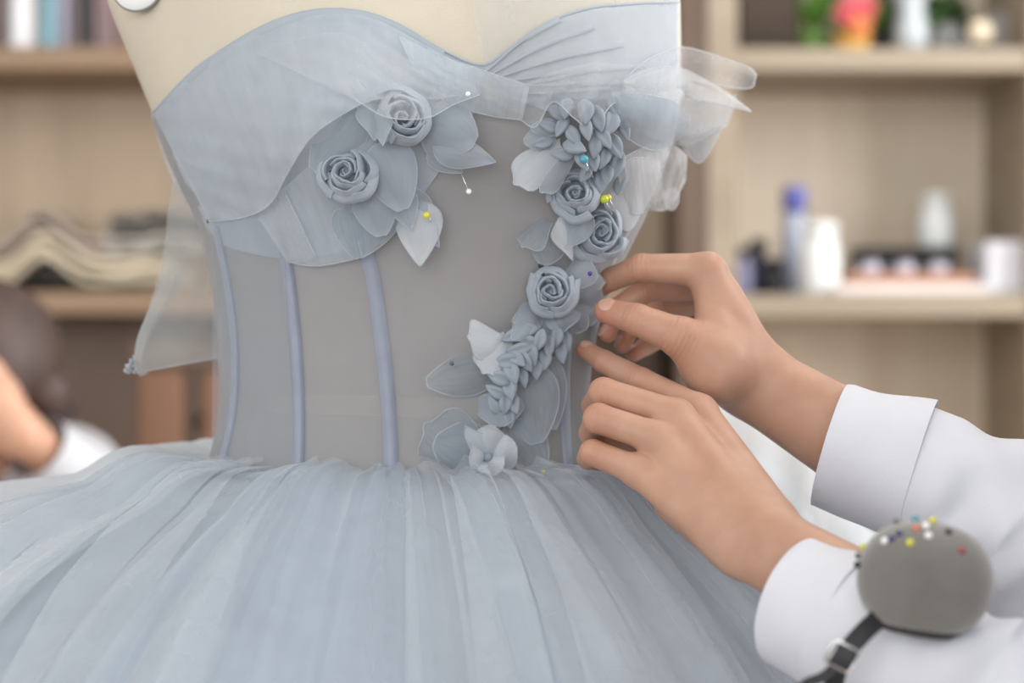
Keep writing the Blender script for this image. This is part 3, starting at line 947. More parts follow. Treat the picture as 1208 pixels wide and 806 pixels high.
# the rest of her, outside the frame: arms, trunk, legs, head
fd = Field((0.1, 0.86, -0.01), (0.86, 1.52, 1.78), 0.0095)
F = fd.new()
for el, wr, sh in ((L_el, L_wr, L_sh + [0.02, 0.03, -0.02]), (R_el, R_wr, R_sh + [0.02, -0.03, -0.02])):
    fd.cone(F, lp(wr, el, 0.42), el, 0.026, 0.033, 0.01); fd.cone(F, el, sh, 0.034, 0.045, 0.02)
ch_ = np.array([0.60, 1.19, CZ - 0.06]); hip = np.array([0.66, 1.19, 0.92])
fd.cone(F, lp(L_sh, R_sh, 0.12), lp(L_sh, R_sh, 0.88), 0.05, 0.05, 0.03)
fd.ell(F, ch_, (0.10, 0.15, 0.17), 0.05); fd.ell(F, lp(ch_, hip, 0.55), (0.085, 0.115, 0.14), 0.05); fd.ell(F, hip, (0.10, 0.16, 0.11), 0.05)
hd = np.array([0.50, 1.20, CZ + 0.285])
fd.cone(F, (0.535, 1.19, CZ + 0.07), (0.515, 1.195, CZ + 0.19), 0.055, 0.05, 0.02)
for sy in (-1, 1):
    fd.cone(F, hip + [0, sy * 0.085, -0.04], (0.65, 1.19 + sy * 0.09, 0.50), 0.085, 0.055, 0.03)
    fd.cone(F, (0.65, 1.19 + sy * 0.09, 0.50), (0.69, 1.19 + sy * 0.095, 0.08), 0.055, 0.038, 0.02)
    fd.cone(F, (0.70, 1.19 + sy * 0.095, 0.035), (0.53, 1.19 + sy * 0.11, 0.028), 0.036, 0.028, 0.02)
tilt = 0.35
fw = np.array([-math.cos(tilt), 0, -math.sin(tilt)]); up = np.array([-math.sin(tilt), 0, math.cos(tilt)]); rt = np.cross(fw, up)
RH = [rt, fw, up]
hw = head_field(fd, F, hd, RH)
rest = fd.mesh(F, 1)
body = body_object([left_hand, right_hand, rest], 'body', M['skin'], seam)
face_parts(hw, RH, body)
mb = MB()   # hair: cap and a low bun
Rq = Matrix(np.asarray(RH).T.tolist()).to_quaternion()
mb.ball(hw(0, -0.030, 0.040), (0.084, 0.092, 0.092), 24, 16, Rq).ball(hw(0, -0.125, 0.01), (0.042, 0.036, 0.042), 16, 12, Rq)
mb.build('hair', M['hair'], seam)

cam_v = np.array([0, -1.0, 0])
tip = lambda f: (f[-1][0], f[-1][1], f[-1][0] - f[-2][0])


def put_nail(f, n, k=0.985, w=1.5, l=1.9, back=0.15):
    c, r, ax = tip(f)
    n = np.asarray(n, float); n = n - ax * (n @ ax) / (ax @ ax); n /= np.linalg.norm(n)
    axn = ax / np.linalg.norm(ax)
    rr = r + back * (f[-2][1] - r)
    nail(body, c - axn * r * back + n * rr * k, n, ax, r * w, r * l, r * 0.95)


put_nail(Rf[4], (-0.1, -1.0, 0.62), k=1.0, w=1.25, l=1.45, back=0.42)      # right thumb
put_nail(Lf[0], (-0.2, -0.35, 1.0), w=1.3, l=1.5, back=0.4)                 # left forefinger
put_nail(Lf[2], (0.2, -0.9, 0.4))
put_nail(Rf[0], (-0.3, -0.1, 1.0))
for f in (Rf[1], Rf[2], Rf[3]): put_nail(f, (-0.75, -0.6, -0.1))


# ------------------------------------------------------------------ her shirt: sleeves, cuffs, trunk
def sleeve_tube(axis, radii, n=96, m=150, fold=0.0, seed=0, thick=0.0014, sag=0.0, u0=0.0, flat=1.0, inner=0.03):
    """cloth tube along a smooth axis, open at its first end, with soft folds"""
    rr = np.random.default_rng(seed)
    c = catmull(axis, m)
    rad = np.interp(np.linspace(0, 1, m), np.linspace(0, 1, len(radii)), radii)
    ker = np.ones(7) / 7
    rad = np.convolve(np.pad(rad, 3, mode='edge'), ker, 'valid')
    t = np.gradient(c, axis=0); t /= np.linalg.norm(t, axis=1)[:, None]
    zup = np.array([0.05, 0, 1.0])
    clen = float(np.sum(np.linalg.norm(np.diff(c, axis=0), axis=1)))
    G = np.zeros((n + 1, m, 3))
    ph = rr.uniform(0, 6.28, 10); s = np.linspace(0, 1, m)
    for i in range(m):
        b = np.cross(t[i], zup); b /= np.linalg.norm(b); a = np.cross(b, t[i])
        for k in range(n + 1):
            w = 2 * PI * k / n
            q = s[i]
            g = min(1.0, max(0.0, (q - u0) / 0.05)); S = q * clen
            d = fold * g * (math.sin(105 * S + 2.0 * math.sin(w + ph[0]) + ph[1]) * 0.5 + 0.5 * math.sin(165 * S + 2.2 * math.sin(w * 2 + ph[2]) + ph[3]) * math.sin(w + ph[4])
                            + 0.45 * math.sin(3 * w + 80 * S + ph[5]) + 0.25 * math.sin(5 * w - 120 * S + ph[6])
                            + 0.75 * (0.55 - abs(math.sin(w + 62 * S + 1.5 * math.sin(40 * S + ph[7]) + ph[8])) ** 0.55) * (0.6 + 0.4 * math.sin(45 * S + ph[9])))
            r = rad[i] * (1 + d)
            G[k, i] = c[i] + r * (math.cos(w) * a + flat * math.sin(w) * b) - np.array([0, 0, sag * math.sin(PI * q)])
    mb = MB()
    mb.grid(G)
    cen = c[None, :, :]
    k0 = max(2, int(m * inner))
    I = cen[:, :k0] + (G[:, :k0] - cen[:, :k0]) * (1 - thick / rad[:k0])[None, :, None]
    mb.grid(I[:, ::-1])
    mb.grid(np.stack([I[:, 0], G[:, 0]], 1))
    return mb, c, rad


shirt_parts = []
# right (farther) arm: cuff edge from (997,455) to (960,592)
Rc0 = P(979, 525, 1.345); Rc1 = P(1082, 556, 1.33)
mbc, _, _ = sleeve_tube([Rc0, lp(Rc0, Rc1, 0.5), Rc1], [PX(74, 1.345), PX(80, 1.33), PX(88, 1.32)], m=24, fold=0.02, seed=3, inner=0.9)
mbs, _, _ = sleeve_tube([P(1060, 550, 1.332), P(1130, 585, 1.32), P(1190, 625, 1.31), R_el + [0.012, 0, -0.004], lp(R_el, R_sh, 0.33) + [0.01, 0, 0], lp(R_el, R_sh, 0.66) + [0.01, 0, 0], R_sh, lp(R_sh, L_sh, 0.16) + [0.02, 0, 0.0]],
                        [PX(80, 1.33), PX(92, 1.32), PX(112, 1.31), 0.076, 0.080, 0.080, 0.080], fold=0.10, seed=8, u0=0.05)
shirt = mbs
# left (nearer) arm
lq = lambda t, dz=-0.006: lp(L_wr, L_el, t) + np.array([0, -0.003, dz])
Lc0 = P(938, 710, 1.213); Lc1 = P(1012, 742, 1.185)
mbl, _, _ = sleeve_tube([Lc0, lp(Lc0, Lc1, 0.5), Lc1], [PX(79, 1.215), PX(84, 1.20), PX(90, 1.185)], m=24, fold=0.035, seed=5, inner=0.9)
mbq, _, _ = sleeve_tube([P(993, 735, 1.19), P(1085, 778, 1.16), lq(0.75, -0.014), L_el + [0.01, 0, -0.005], lp(L_el, L_sh, 0.33) + [0.01, 0, 0], lp(L_el, L_sh, 0.66) + [0.01, 0, 0], L_sh, lp(L_sh, R_sh, 0.16) + [0.02, 0, 0.0]],
                        [PX(87, 1.188), 0.050, 0.060, 0.070, 0.078, 0.080, 0.080], fold=0.10, seed=13, u0=0.05)
for v_, f_, u_ in ((mbq.v, mbq.f, mbq.uv),): shirt.add(v_, f_, u_)
# trunk of the shirt
n = 40
rings = []
for (cx, z, rx, ry) in ((0.545, CZ + 0.115, 0.062, 0.064), (0.55, CZ + 0.09, 0.075, 0.10), (0.555, CZ + 0.070, 0.10, 0.215), (0.585, CZ - 0.02, 0.130, 0.22), (0.60, CZ - 0.15, 0.135, 0.185), (0.63, CZ - 0.30, 0.135, 0.17), (0.66, 0.92, 0.155, 0.205), (0.66, 0.78, 0.17, 0.22)):
    rings.append([(cx + rx * math.cos(a), 1.19 + ry * math.sin(a), z) for a in np.linspace(0, 2 * PI, n + 1)])
G = np.array(rings)
G = np.stack([catmull(G[:, k], 34) for k in range(n + 1)], 0)
shirt.grid(G)
so = shirt.build('shirt', M['shirt'], seam)
mbc.build('cuff', M['shirt'], so); mbl.build('cuff', M['shirt'], so)
# trousers and shoes
tr_ = MB()
for sy in (-1, 1):
    tr_.tube(catmull([hip + [0, sy * 0.075, -0.0], (0.655, 1.19 + sy * 0.09, 0.5), (0.69, 1.19 + sy * 0.095, 0.07)], 16), np.linspace(0.105, 0.065, 16), 20)
tr_.ball(hip, (0.125, 0.178, 0.13), 20, 12)
tr_.build('trousers', M['trousers'], seam)
for sy in (-1, 1):
    MB().ball((0.60, 1.19 + sy * 0.105, 0.034), (0.135, 0.048, 0.034), 18, 10).box(0.50, 0.735, 1.15 + sy * 0.105, 1.23 + sy * 0.105, 0.0, 0.012, 0.004).build('shoe', M['shoe'], seam)


# ------------------------------------------------------------------ pincushion strapped to the left sleeve
YQ = 1.115
pc = empty('pincushion', tuple(P(1075, 745, YQ + 0.02)), 'round grey velvet pincushion full of coloured pins on a white sleeve', 'pincushion')
QC = P(1091, 684, YQ)
qa, qb, qc_ = PX(79.5, YQ), PX(69, YQ), 0.034
qrot = Matrix.Rotation(math.radians(8), 3, 'Y')
mb = MB()
N1, N2 = 48, 32
for_v = []
G = np.zeros((N1 + 1, N2 + 1, 3))
for i in range(N1 + 1):
    for k in range(N2 + 1):
        w = 2 * PI * i / N1; th = PI * k / N2
        st_ = math.sin(th) ** 0.88
        x, y, z = qa * st_ * math.cos(w), qc_ * st_ * math.sin(w), qb * math.copysign(abs(math.cos(th)) ** 0.92, math.cos(th))
        if z < -qb * 0.80: z = -qb * 0.80 + (z + qb * 0.80) * 0.35
        wr_ = 0.0006 * math.sin(5 * w) * max(0, -z / qb)
        p = qrot @ Vector((x * (1 + wr_ * 10), y, z))
        G[i, k] = (QC[0] + p.x, QC[1] + p.y, QC[2] + p.z)
MB().grid(G).build('pad', M['velvet'], pc, weld=True)
p0 = QC + np.array(qrot @ Vector((0, 0, -qb * 0.86)))
base = MB().lathe([(0, -0.002), (0.019, -0.002), (0.021, 0.0), (0.020, 0.003), (0, 0.003)], tuple(p0), 36, tuple(qrot @ Vector((0, 0.0, 1)))).build('base_plate', M['strap'], pc)
for k in range(30):
    w = 2 * PI * k / 30
    c = p0 + np.array(qrot @ Vector((0.0212 * math.cos(w), 0.0212 * math.sin(w), 0.001)))
    MB().ball(c, (0.0022, 0.0012, 0.0009), 8, 5).build('stitch', M['strap'], pc)


def ribbon(pts, w, nrm, th=0.0012, n=30):
    """flat band: width w across, thickness th"""
    c = catmull(pts, n)
    t = np.gradient(c, axis=0); t /= np.linalg.norm(t, axis=1)[:, None]
    nr = np.asarray(nrm, float)
    if nr.ndim == 1: nr = np.tile(nr, (n, 1))
    side = np.cross(t, nr); side /= np.linalg.norm(side, axis=1)[:, None]
    nn = np.cross(side, t)
    ww = np.broadcast_to(np.asarray(w, float), (n,))[:, None] / 2
    R = [c - side * ww + nn * th / 2, c + side * ww + nn * th / 2, c + side * ww - nn * th / 2, c - side * ww - nn * th / 2]
    G = np.stack(R + [R[0]], 0)
    return MB().grid(G)


sp_ = [P(1036, 730, YQ - 0.010), P(1015, 750, YQ - 0.018), P(996, 774, YQ - 0.020), P(984, 806, YQ - 0.012), P(984, 850, YQ + 0.005), P(1000, 890, YQ + 0.04)]
ribbon(sp_, PX(23, YQ), (0.1, -1, 0.25), 0.0016).build('strap', M['strap'], pc)
bc_ = lp(sp_[2], sp_[3], 0.0) + np.array([-0.0015, -0.0022, 0.0])
tdir = (sp_[3] - sp_[1]); tdir /= np.linalg.norm(tdir); sd = np.cross(tdir, [0.1, -1, 0.25]); sd /= np.linalg.norm(sd)
hw_, hl_ = PX(16, YQ), PX(14, YQ)
loop = [bc_ + sd * hw_ * a + tdir * hl_ * b for a, b in ((-1, -0.8), (-0.8, -1), (0.8, -1), (1, -0.8), (1, 0.8), (0.8, 1), (-0.8, 1), (-1, 0.8), (-1, -0.8))]
MB().tube(loop, 0.0010, 8).build('buckle', M['steel'], pc)
ribbon([bc_ - tdir * hl_ * 0.95 - [0, 0.0008, 0], bc_ - [0, 0.0022, 0], bc_ + tdir * hl_ * 0.9 - [0, 0.0008, 0]], PX(23, YQ), (0.1, -1, 0.25), 0.002, 10).build('keeper', M['strap'], pc)
ribbon([P(996, 776, YQ - 0.019), P(972, 798, YQ - 0.021), P(950, 808, YQ - 0.018), P(934, 830, YQ - 0.012)], PX(12, YQ), (0.1, -1, 0.25), 0.0014).build('strap_tail', M['strap'], pc)


def pin(label, head_c, direction, col, r=0.0022, length=0.03, group=None, where='pin', shaft=True):
    """a ball-headed dressmaking pin; direction = the way its point goes"""
    d = np.asarray(direction, float); d /= np.linalg.norm(d)
    t = empty('dressmaking_pin', tuple(head_c), label, 'pin', group)
    MB().ball(head_c, r, 14, 10).build('head', colour('pin_' + col[0], col[1], 0.2, coat=0.4, var=0.02), t)
    a = np.asarray(head_c) + d * r * 0.7
    MB().tube([a, a + d * length * 0.8, a + d * length], [0.00035, 0.00035, 0.00008], 6).build('shaft', M['steel'], t)
    return t


def on_cushion(px, py):
    """where the view ray through a pixel meets the cushion"""
    o = np.array([0, 0, CZ]); d = P(px, py, 1.0) - o
    q = np.array(qrot.transposed())
    oo = q @ (o - QC) / np.array([qa, qc_, qb]); dd = q @ d / np.array([qa, qc_, qb])
    A, B, Cc = dd @ dd, oo @ dd, oo @ oo - 1.0
    disc = B * B - A * Cc
    t = (-B - math.sqrt(disc)) / A if disc > 0 else -B / A
    u = oo + dd * t; u /= np.linalg.norm(u)
    p = QC + np.array(qrot) @ (u * np.array([qa, qc_, qb]))
    n = np.array(qrot) @ (u / np.array([qa, qc_, qb])); n /= np.linalg.norm(n)
    return p + n * 0.0012, -n


COL = dict(yellow=('yellow', srgb(214, 208, 60)), lime=('lime', srgb(186, 196, 50)), black=('black', srgb(26, 26, 32)), slate=('slate', srgb(78, 84, 92)), white=('white', srgb(240, 240, 240)),
           navy=('navy', srgb(50, 46, 104)), green=('green', srgb(60, 84, 74)), teal=('teal', srgb(70, 150, 166)), orange=('orange', srgb(206, 112, 84)), red=('red', srgb(150, 56, 62)), purple=('purple', srgb(70, 36, 140)))
for lab, px, py, c in (
        ('lime headed pin at the left shoulder of the grey pincushion', 1021, 647, 'lime'),
        ('black headed pin lowest on the left edge of the pincushion', 1014, 667, 'black'),
        ('slate headed pin just under the lime pin on pincushion', 1015, 657, 'slate'),
        ('white headed pin left of the two navy pins on pincushion', 1045, 640, 'white'),
        ('navy headed pin touching the leftmost white pin on pincushion', 1053, 638, 'navy'),
        ('navy headed pin between white pin and orange pin on pincushion', 1062, 632, 'navy'),
        ('dark green headed pin on the upper left outline of pincushion', 1059, 619, 'green'),
        ('teal headed pin at the very top of the pincushion', 1080, 615, 'teal'),
        ('orange headed pin near the top of the pincushion', 1081, 626, 'orange'),
        ('white headed pin right beside the orange pin on pincushion', 1092, 623, 'white'),
        ('yellow headed pin at the top right of the pincushion', 1100, 617, 'yellow'),
        ('white headed pin below the other one near the orange pin', 1095, 634, 'white'),
        ('yellow headed pin lowest in the middle of the pincushion top', 1074, 642, 'yellow'),
        ('black headed pin on the upper right of the pincushion', 1118, 630, 'black'),
        ('dark red headed pin, rightmost on the grey pincushion', 1133, 651, 'red')):
    p, d = on_cushion(px, py)
    pin(lab, p, d, COL[c], r=0.0021, length=0.022, group='pins in the pincushion')


# ------------------------------------------------------------------ the seated person far left
YW = 2.42
wm = empty('person', (xat(-40, YW), YW + 0.1, 0), 'blurred brown-haired person in white bending forward at the left edge', 'person')
fd = Field((-0.92, YW - 0.42, -0.01), (-0.40, YW + 0.50, zat(320, YW)), 0.0105)
F = fd.new()
hc = P(-20, 462, YW)
tl = 0.95
fw = np.array([0.35 * math.cos(tl), -0.94 * math.cos(tl), -math.sin(tl)]); fw /= np.linalg.norm(fw)
rt = np.cross(fw, [0, 0, 1.0]); rt /= np.linalg.norm(rt); up = np.cross(rt, fw)
RW = [rt, fw, up]
ww_ = head_field(fd, F, hc, RW)
nb = ww_(0, -0.05, -0.06)
chest = P(-55, 640, YW + 0.17)
fd.cone(F, nb, chest + [0, -0.03, 0.12], 0.052, 0.05, 0.02)
fd.ell(F, chest, (0.15, 0.10, 0.17), 0.05); pel = np.array([chest[0], YW + 0.27, 0.52]); fd.cone(F, chest, pel, 0.11, 0.13, 0.05)
sR, sL = chest + [0.155, -0.02, 0.09], chest + [-0.155, -0.02, 0.09]
eR, hR = P(120, 590, YW + 0.02), P(26, 512, YW - 0.10)
fd.cone(F, sR, eR, 0.045, 0.036, 0.015); fd.cone(F, eR, hR, 0.034, 0.025, 0.015)
eL, hL = chest + [-0.16, -0.12, -0.12], chest + [-0.02, -0.27, -0.06]
fd.cone(F, sL, eL, 0.045, 0.036, 0.015); fd.cone(F, eL, hL, 0.034, 0.025, 0.015)
for hnd, dr in ((hR, np.array([-0.5, -0.1, 0.6])), (hL, np.array([0.6, -0.6, 0.2]))):
    dr = dr / np.linalg.norm(dr); sdv = np.cross(dr, [0, -1, 0.2]); sdv /= np.linalg.norm(sdv)
    fd.cone(F, hnd, hnd + dr * 0.05, 0.026, 0.03, 0.012)
    for q in range(4): fd.cone(F, hnd + dr * 0.05 + sdv * (q - 1.5) * 0.017, hnd + dr * (0.115 - abs(q - 1.4) * 0.008) + sdv * (q - 1.5) * 0.019, 0.0095, 0.0085, 0.004)
    fd.cone(F, hnd + sdv * -0.02, hnd + dr * 0.055 - sdv * 0.05, 0.012, 0.009, 0.01)
for sx in (-1, 1):
    kn = np.array([chest[0] + sx * 0.1, YW - 0.15, 0.50]); ft = np.array([chest[0] + sx * 0.1, YW - 0.13, 0.06])
    fd.cone(F, pel + [sx * 0.08, 0, -0.02], kn, 0.08, 0.058, 0.03); fd.cone(F, kn, ft, 0.055, 0.038, 0.02); fd.cone(F, ft + [0, 0.02, -0.025], ft + [0, -0.14, -0.03], 0.034, 0.028, 0.02)
wb = body_object([fd.mesh(F, 1)], 'body', M['pale_skin'], wm)
face_parts(ww_, RW, wb)
Rq = Matrix(np.asarray(RW).T.tolist()).to_quaternion()
mb = MB().ball(ww_(0, -0.022, 0.046), (0.090, 0.094, 0.086), 24, 16, Rq).ball(ww_(0, -0.115, -0.02), (0.05, 0.045, 0.05), 14, 10, Rq)
for sx in (-1, 1):
    mb.tube(catmull([ww_(sx * 0.055, 0.045, 0.075), ww_(sx * 0.088, 0.03, 0.02), ww_(sx * 0.086, -0.02, -0.06)], 12), [0.02] + [0.026] * 10 + [0.012], 10)
mb.build('hair', M['hair_brown'], wm)
sh = MB()
sh.tube(catmull([sR + [-0.03, 0, 0.0], sR, lp(sR, eR, 0.6), eR, lp(eR, hR, 0.4), lp(eR, hR, 0.82)], 26), np.interp(np.linspace(0, 1, 26), [0, 0.5, 1], [0.062, 0.052, 0.040]), 18, False)
sh.tube(catmull([sL + [0.03, 0, 0.0], sL, lp(sL, eL, 0.6), eL, lp(eL, hL, 0.45), lp(eL, hL, 0.75)], 26), np.interp(np.linspace(0, 1, 26), [0, 0.5, 1], [0.062, 0.052, 0.040]), 18, False)
rings = []
for (t, rx, ry) in ((-0.12, 0.075, 0.07), (-0.06, 0.15, 0.10), (0.05, 0.195, 0.12), (0.45, 0.185, 0.13), (0.8, 0.165, 0.15), (1.05, 0.17, 0.17)):
    cc = chest + [0, 0, 0.05] + (pel - chest) * t
    rings.append([(cc[0] + rx * math.cos(a), cc[1] + ry * math.sin(a), cc[2]) for a in np.linspace(0, 2 * PI, 33)])
G = np.array(rings); sh.grid(np.stack([catmull(G[:, k], 24) for k in range(33)], 0))
sh.tube(catmull([nb + [0.05, 0.0, -0.06], nb + [0.0, -0.06, -0.065], nb + [-0.05, 0.0, -0.06], nb + [0.0, 0.055, -0.04], nb + [0.05, 0.0, -0.06]], 30), 0.014, 8)
sh.build('shirt', M['shirt'], wm)
ln = MB()
for sx in (-1, 1):
    kn = np.array([chest[0] + sx * 0.1, YW - 0.15, 0.50])
    ln.tube(catmull([pel + [sx * 0.08, 0, -0.02], kn, [kn[0], YW - 0.13, 0.09]], 22), np.linspace(0.10, 0.055, 22), 16)
    ln.ball(kn, 0.066, 14, 10)
ln.build('trousers', M['trousers'], wm)
for sx in (-1, 1):
    MB().ball((chest[0] + sx * 0.1, YW - 0.19, 0.034), (0.046, 0.125, 0.034), 16, 10).build('shoe', M['shoe'], wm)
st_ = empty('stool', (float(pel[0]), float(pel[1]), 0), 'round wooden stool under the seated person at the left edge', 'stool')
MB().lathe([(0, 0), (0.17, 0), (0.18, 0.01), (0.18, 0.025), (0.17, 0.035), (0, 0.035)], (pel[0], pel[1], 0.335), 28).build('seat', M['chair_wood'], st_)
for a in range(4):
    w = PI / 4 + a * PI / 2
    MB().tube([(pel[0] + 0.12 * math.cos(w), pel[1] + 0.12 * math.sin(w), 0.337), (pel[0] + 0.165 * math.cos(w), pel[1] + 0.165 * math.sin(w), 0.0)], 0.015, 10).build('leg', M['chair_wood'], st_)


# ------------------------------------------------------------------ the dress form: its surface as a function of height
YT = 1.45                # depth of the form's axis
SIL = np.array([         # height (as the row it stands on), left edge, right edge, front depth, back depth
    (-430, 395, 535, 0.040, 0.040), (-330, 392, 538, 0.045, 0.045), (-270, 360, 570, 0.05, 0.05), (-215, 230, 700, 0.058, 0.06), (-160, 128, 786, 0.07, 0.075),
    (-60, 122, 800, 0.085, 0.085), (0, 126, 802, 0.098, 0.09), (60, 151, 802, 0.112, 0.095), (130, 180, 800, 0.118, 0.095), (200, 207, 781, 0.112, 0.09),
    (260, 237, 757, 0.102, 0.086), (300, 249, 736, 0.098, 0.084), (350, 257, 713, 0.094, 0.082), (400, 261, 699, 0.092, 0.08), (450, 264, 692, 0.091, 0.08),
    (500, 262, 691, 0.091, 0.081), (550, 249, 699, 0.094, 0.085), (590, 236, 712, 0.097, 0.09), (650, 212, 742, 0.103, 0.10), (750, 200, 764, 0.108, 0.11), (900, 205, 768, 0.105, 0.11)])
zg = np.linspace(-440, 910, 700)


def _lut(col):
    y = np.interp(zg, SIL[:, 0], SIL[:, col])
    k = np.exp(-0.5 * (np.arange(-20, 21) / 7.0) ** 2); k /= k.sum()
    return np.convolve(np.pad(y, 20, mode='edge'), k, 'valid')


LXL, LXR, LDF, LDB = [_lut(k) for k in (1, 2, 3, 4)]


def ring_at(z):
    py = 403 + (CZ - z) / YT * FPX
    xl, xr = np.interp(py, zg, LXL), np.interp(py, zg, LXR)
    cx = ((xl + xr) / 2 - 604) / FPX * YT; a = (xr - xl) / 2 / FPX * YT
    return cx, a, np.interp(py, zg, LDF), np.interp(py, zg, LDB)


BUST = [((385 - 604) / FPX * 1.345, CZ - (150 - 403) / FPX * 1.345), ((702 - 604) / FPX * 1.345, CZ - (120 - 403) / FPX * 1.345)]


def bump_at(X, z):
    b = 0
    for bx, bz in BUST:
        b = b + 0.034 * np.exp(-((X - bx) / 0.060) ** 2 - ((z - bz) / 0.058) ** 2)
    return b


def front_y(X, z):
    cx, a, df, db = ring_at(z)
    s = np.clip((X - cx) / a, -1, 1)
    c = np.sqrt(np.maximum(0, 1 - s * s))
    return YT - df * c ** 0.9 - bump_at(X, z) * np.minimum(1, 2.2 * c)


def sp(px, py, off=0.0):
    """point on the front of the form under a pixel, lifted off metres towards the front"""
    px = np.asarray(px, float); py = np.asarray(py, float)
    Y = np.full(np.broadcast(px, py).shape, 1.36)
    for _ in range(14):
        X = (px - 604) / FPX * Y; z = CZ - (py - 403) / FPX * Y
        Y = 0.5 * Y + 0.5 * (front_y(X, z) - off)
    X = (px - 604) / FPX * Y; z = CZ - (py - 403) / FPX * Y
    return np.stack([X, Y, z], -1)


def form_ring(z, n, off=0.0, t0=-PI, t1=PI):
    cx, a, df, db = ring_at(z)
    th = np.linspace(t0, t1, n)
    X = cx + (a + off) * np.sin(th)
    c = np.cos(th)
    Y = np.where(c >= 0, YT - (df + off) * np.abs(c) ** 0.9, YT + (db + off) * np.abs(c) ** 0.9)
    Y = Y - np.where(c > 0, bump_at(X, z) * np.minimum(1, 2.2 * np.abs(c)), 0)
    return np.stack([X, Y, np.full(n, z)], 1)


def zrow(py): return CZ - (py - 403) / FPX * YT


form = empty('dress_form', (float(ring_at(zrow(500))[0]), YT, 0), 'cream linen dress form wearing the grey blue tulle gown', 'dress form')
rows = np.linspace(-430, 900, 110)
G = np.stack([form_ring(zrow(r), 97) for r in rows], 1)
mb = MB().grid(G)
for r, fl in ((rows[0], 1), (rows[-1], 0)):
    ring = form_ring(zrow(r), 97)[:-1]
    mb.add(ring, [tuple(range(96))[::-1] if fl else tuple(range(96))])
mb.build('torso', M['linen'], form, weld=True)
cxn, an, _, _ = ring_at(zrow(-430))
MB().lathe([(0, 0), (0.043, 0), (0.045, 0.006), (0.04, 0.014), (0.016, 0.02), (0.012, 0.03), (0.017, 0.045), (0.010, 0.056), (0, 0.058)], (cxn, YT, zrow(-430)), 28).build('neck_cap', M['chair_wood'], form)
cxh = ring_at(zrow(900))[0]
MB().tube([(cxh, YT, zrow(895)), (cxh, YT, 0.06)], 0.014, 14).build('pole', M['steel'], form)
MB().lathe([(0, 0), (0.16, 0), (0.165, 0.008), (0.12, 0.02), (0.03, 0.032), (0.022, 0.07), (0, 0.07)], (cxh, YT, 0.0), 36).build('base', M['black_metal'], form)
# white armhole disc at the left shoulder
dc = P(162, -19, 1.385)
dn = np.array([-0.25, -1.0, 0.05]); dn /= np.linalg.norm(dn)
mb = MB().lathe([(0, 0), (PX(31, 1.385), 0), (PX(32, 1.385), 0.002), (PX(31, 1.385), 0.004), (0, 0.004)], tuple(dc - dn * 0.002), 40, tuple(dn))
disc = mb.build('shoulder_disc', colour('white_plastic', srgb(232, 236, 236)), form); disc['label'] = 'white round disc at the armhole'
th = np.linspace(0, 2 * PI, 41)
e1 = np.cross(dn, [0, 0, 1.0]); e1 /= np.linalg.norm(e1); e2 = np.cross(e1, dn)
MB().tube([dc + PX(32.3, 1.385) * (math.cos(t) * e1 + math.sin(t) * e2) for t in th], 0.0009, 6, False).build('rim', colour('grey_rim', srgb(130, 130, 128)), disc)


# ------------------------------------------------------------------ cloth helpers on the form
def pts3(L, off):
    return np.array([(p[0], p[1], p[2] if len(p) > 2 else off) for p in L], float)


def sheet(A, B, nu=30, nv=14, off=(3, 3), bulge=0.0, folds=(), hem='', hem_r=0.0006, out=None, sag=0.0, power=1.0, back=0.0):
    """cloth between two edges A and B. A point is (column, row[, lift in mm]); folds: (amplitude mm, waves, phase, skew) along the edge"""
    a = catmull(pts3(A, off[0]), nu + 1); b = catmull(pts3(B, off[1]), nu + 1)
    u = np.linspace(0, 1, nu + 1)[:, None]; v = (np.linspace(0, 1, nv + 1) ** power)[None, :]
    g = [a[:, k][:, None] * (1 - v) + b[:, k][:, None] * v for k in range(3)]
    g[2] = g[2] + bulge * np.sin(PI * v)
    g[1] = g[1] + sag * np.sin(PI * u) * v
    for (am, nw, ph, skew) in folds:
        env = (0.25 + 0.75 * v) if am > 0 else (1 - 0.85 * v)
        g[2] = g[2] + abs(am) * env * np.sin(2 * PI * nw * (u + skew * v) + ph)
    pos = sp(g[0], g[1], g[2] / 1000.0)
    if back: pos[..., 1] += back
    mb = out or MB()
    mb.grid(pos)
    E = {'A': pos[:, 0], 'B': pos[:, -1], 'L': pos[0, :], 'R': pos[-1, :]}
    for h in hem: HEMS.append((E[h], hem_r))
    return mb


HEMS = []


def with_hem(o):
    """the rolled hems of the sheet just made, as a part of it"""
    if HEMS:
        mb = MB()
        for e, r in HEMS: mb.tube(e, r * 0.75, 6)
        h = mb.build('hem', M['hem'])
        h.parent = o; h.matrix_parent_inverse = world_of(o).inverted()
        HEMS.clear()
    return o


# ------------------------------------------------------------------ the gown
gown = empty('evening_gown', (float(ring_at(zrow(565))[0]), YT, zrow(900)), 'grey blue strapless tulle ball gown with sheer corset on the dress form', 'dress')
NECK = [(181, 133), (205, 106), (232, 80), (268, 55), (302, 35), (340, 19), (382, 11), (430, 14), (475, 31), (520, 58), (567, 77), (596, 62), (640, 30), (690, 11), (740, 5), (800, 2)]

# corset: net body all around, from under the bust to the waist
rows = np.linspace(142, 578, 40)
G = np.stack([form_ring(zrow(r), 97, 0.0022) for r in rows], 1)
MB().grid(G).build('corset', M['bodice'], gown)
cyl = sheet([(262, 463), (330, 464), (430, 467), (540, 470), (690, 470)], [(263, 486), (330, 488), (430, 491), (540, 494), (690, 494)], 30, 3, (2.6, 2.6)).build('waist_stay', tulle('stay_net', (0.82, 0.80, 0.79, 1), 0.22, streak=0.02), gown)


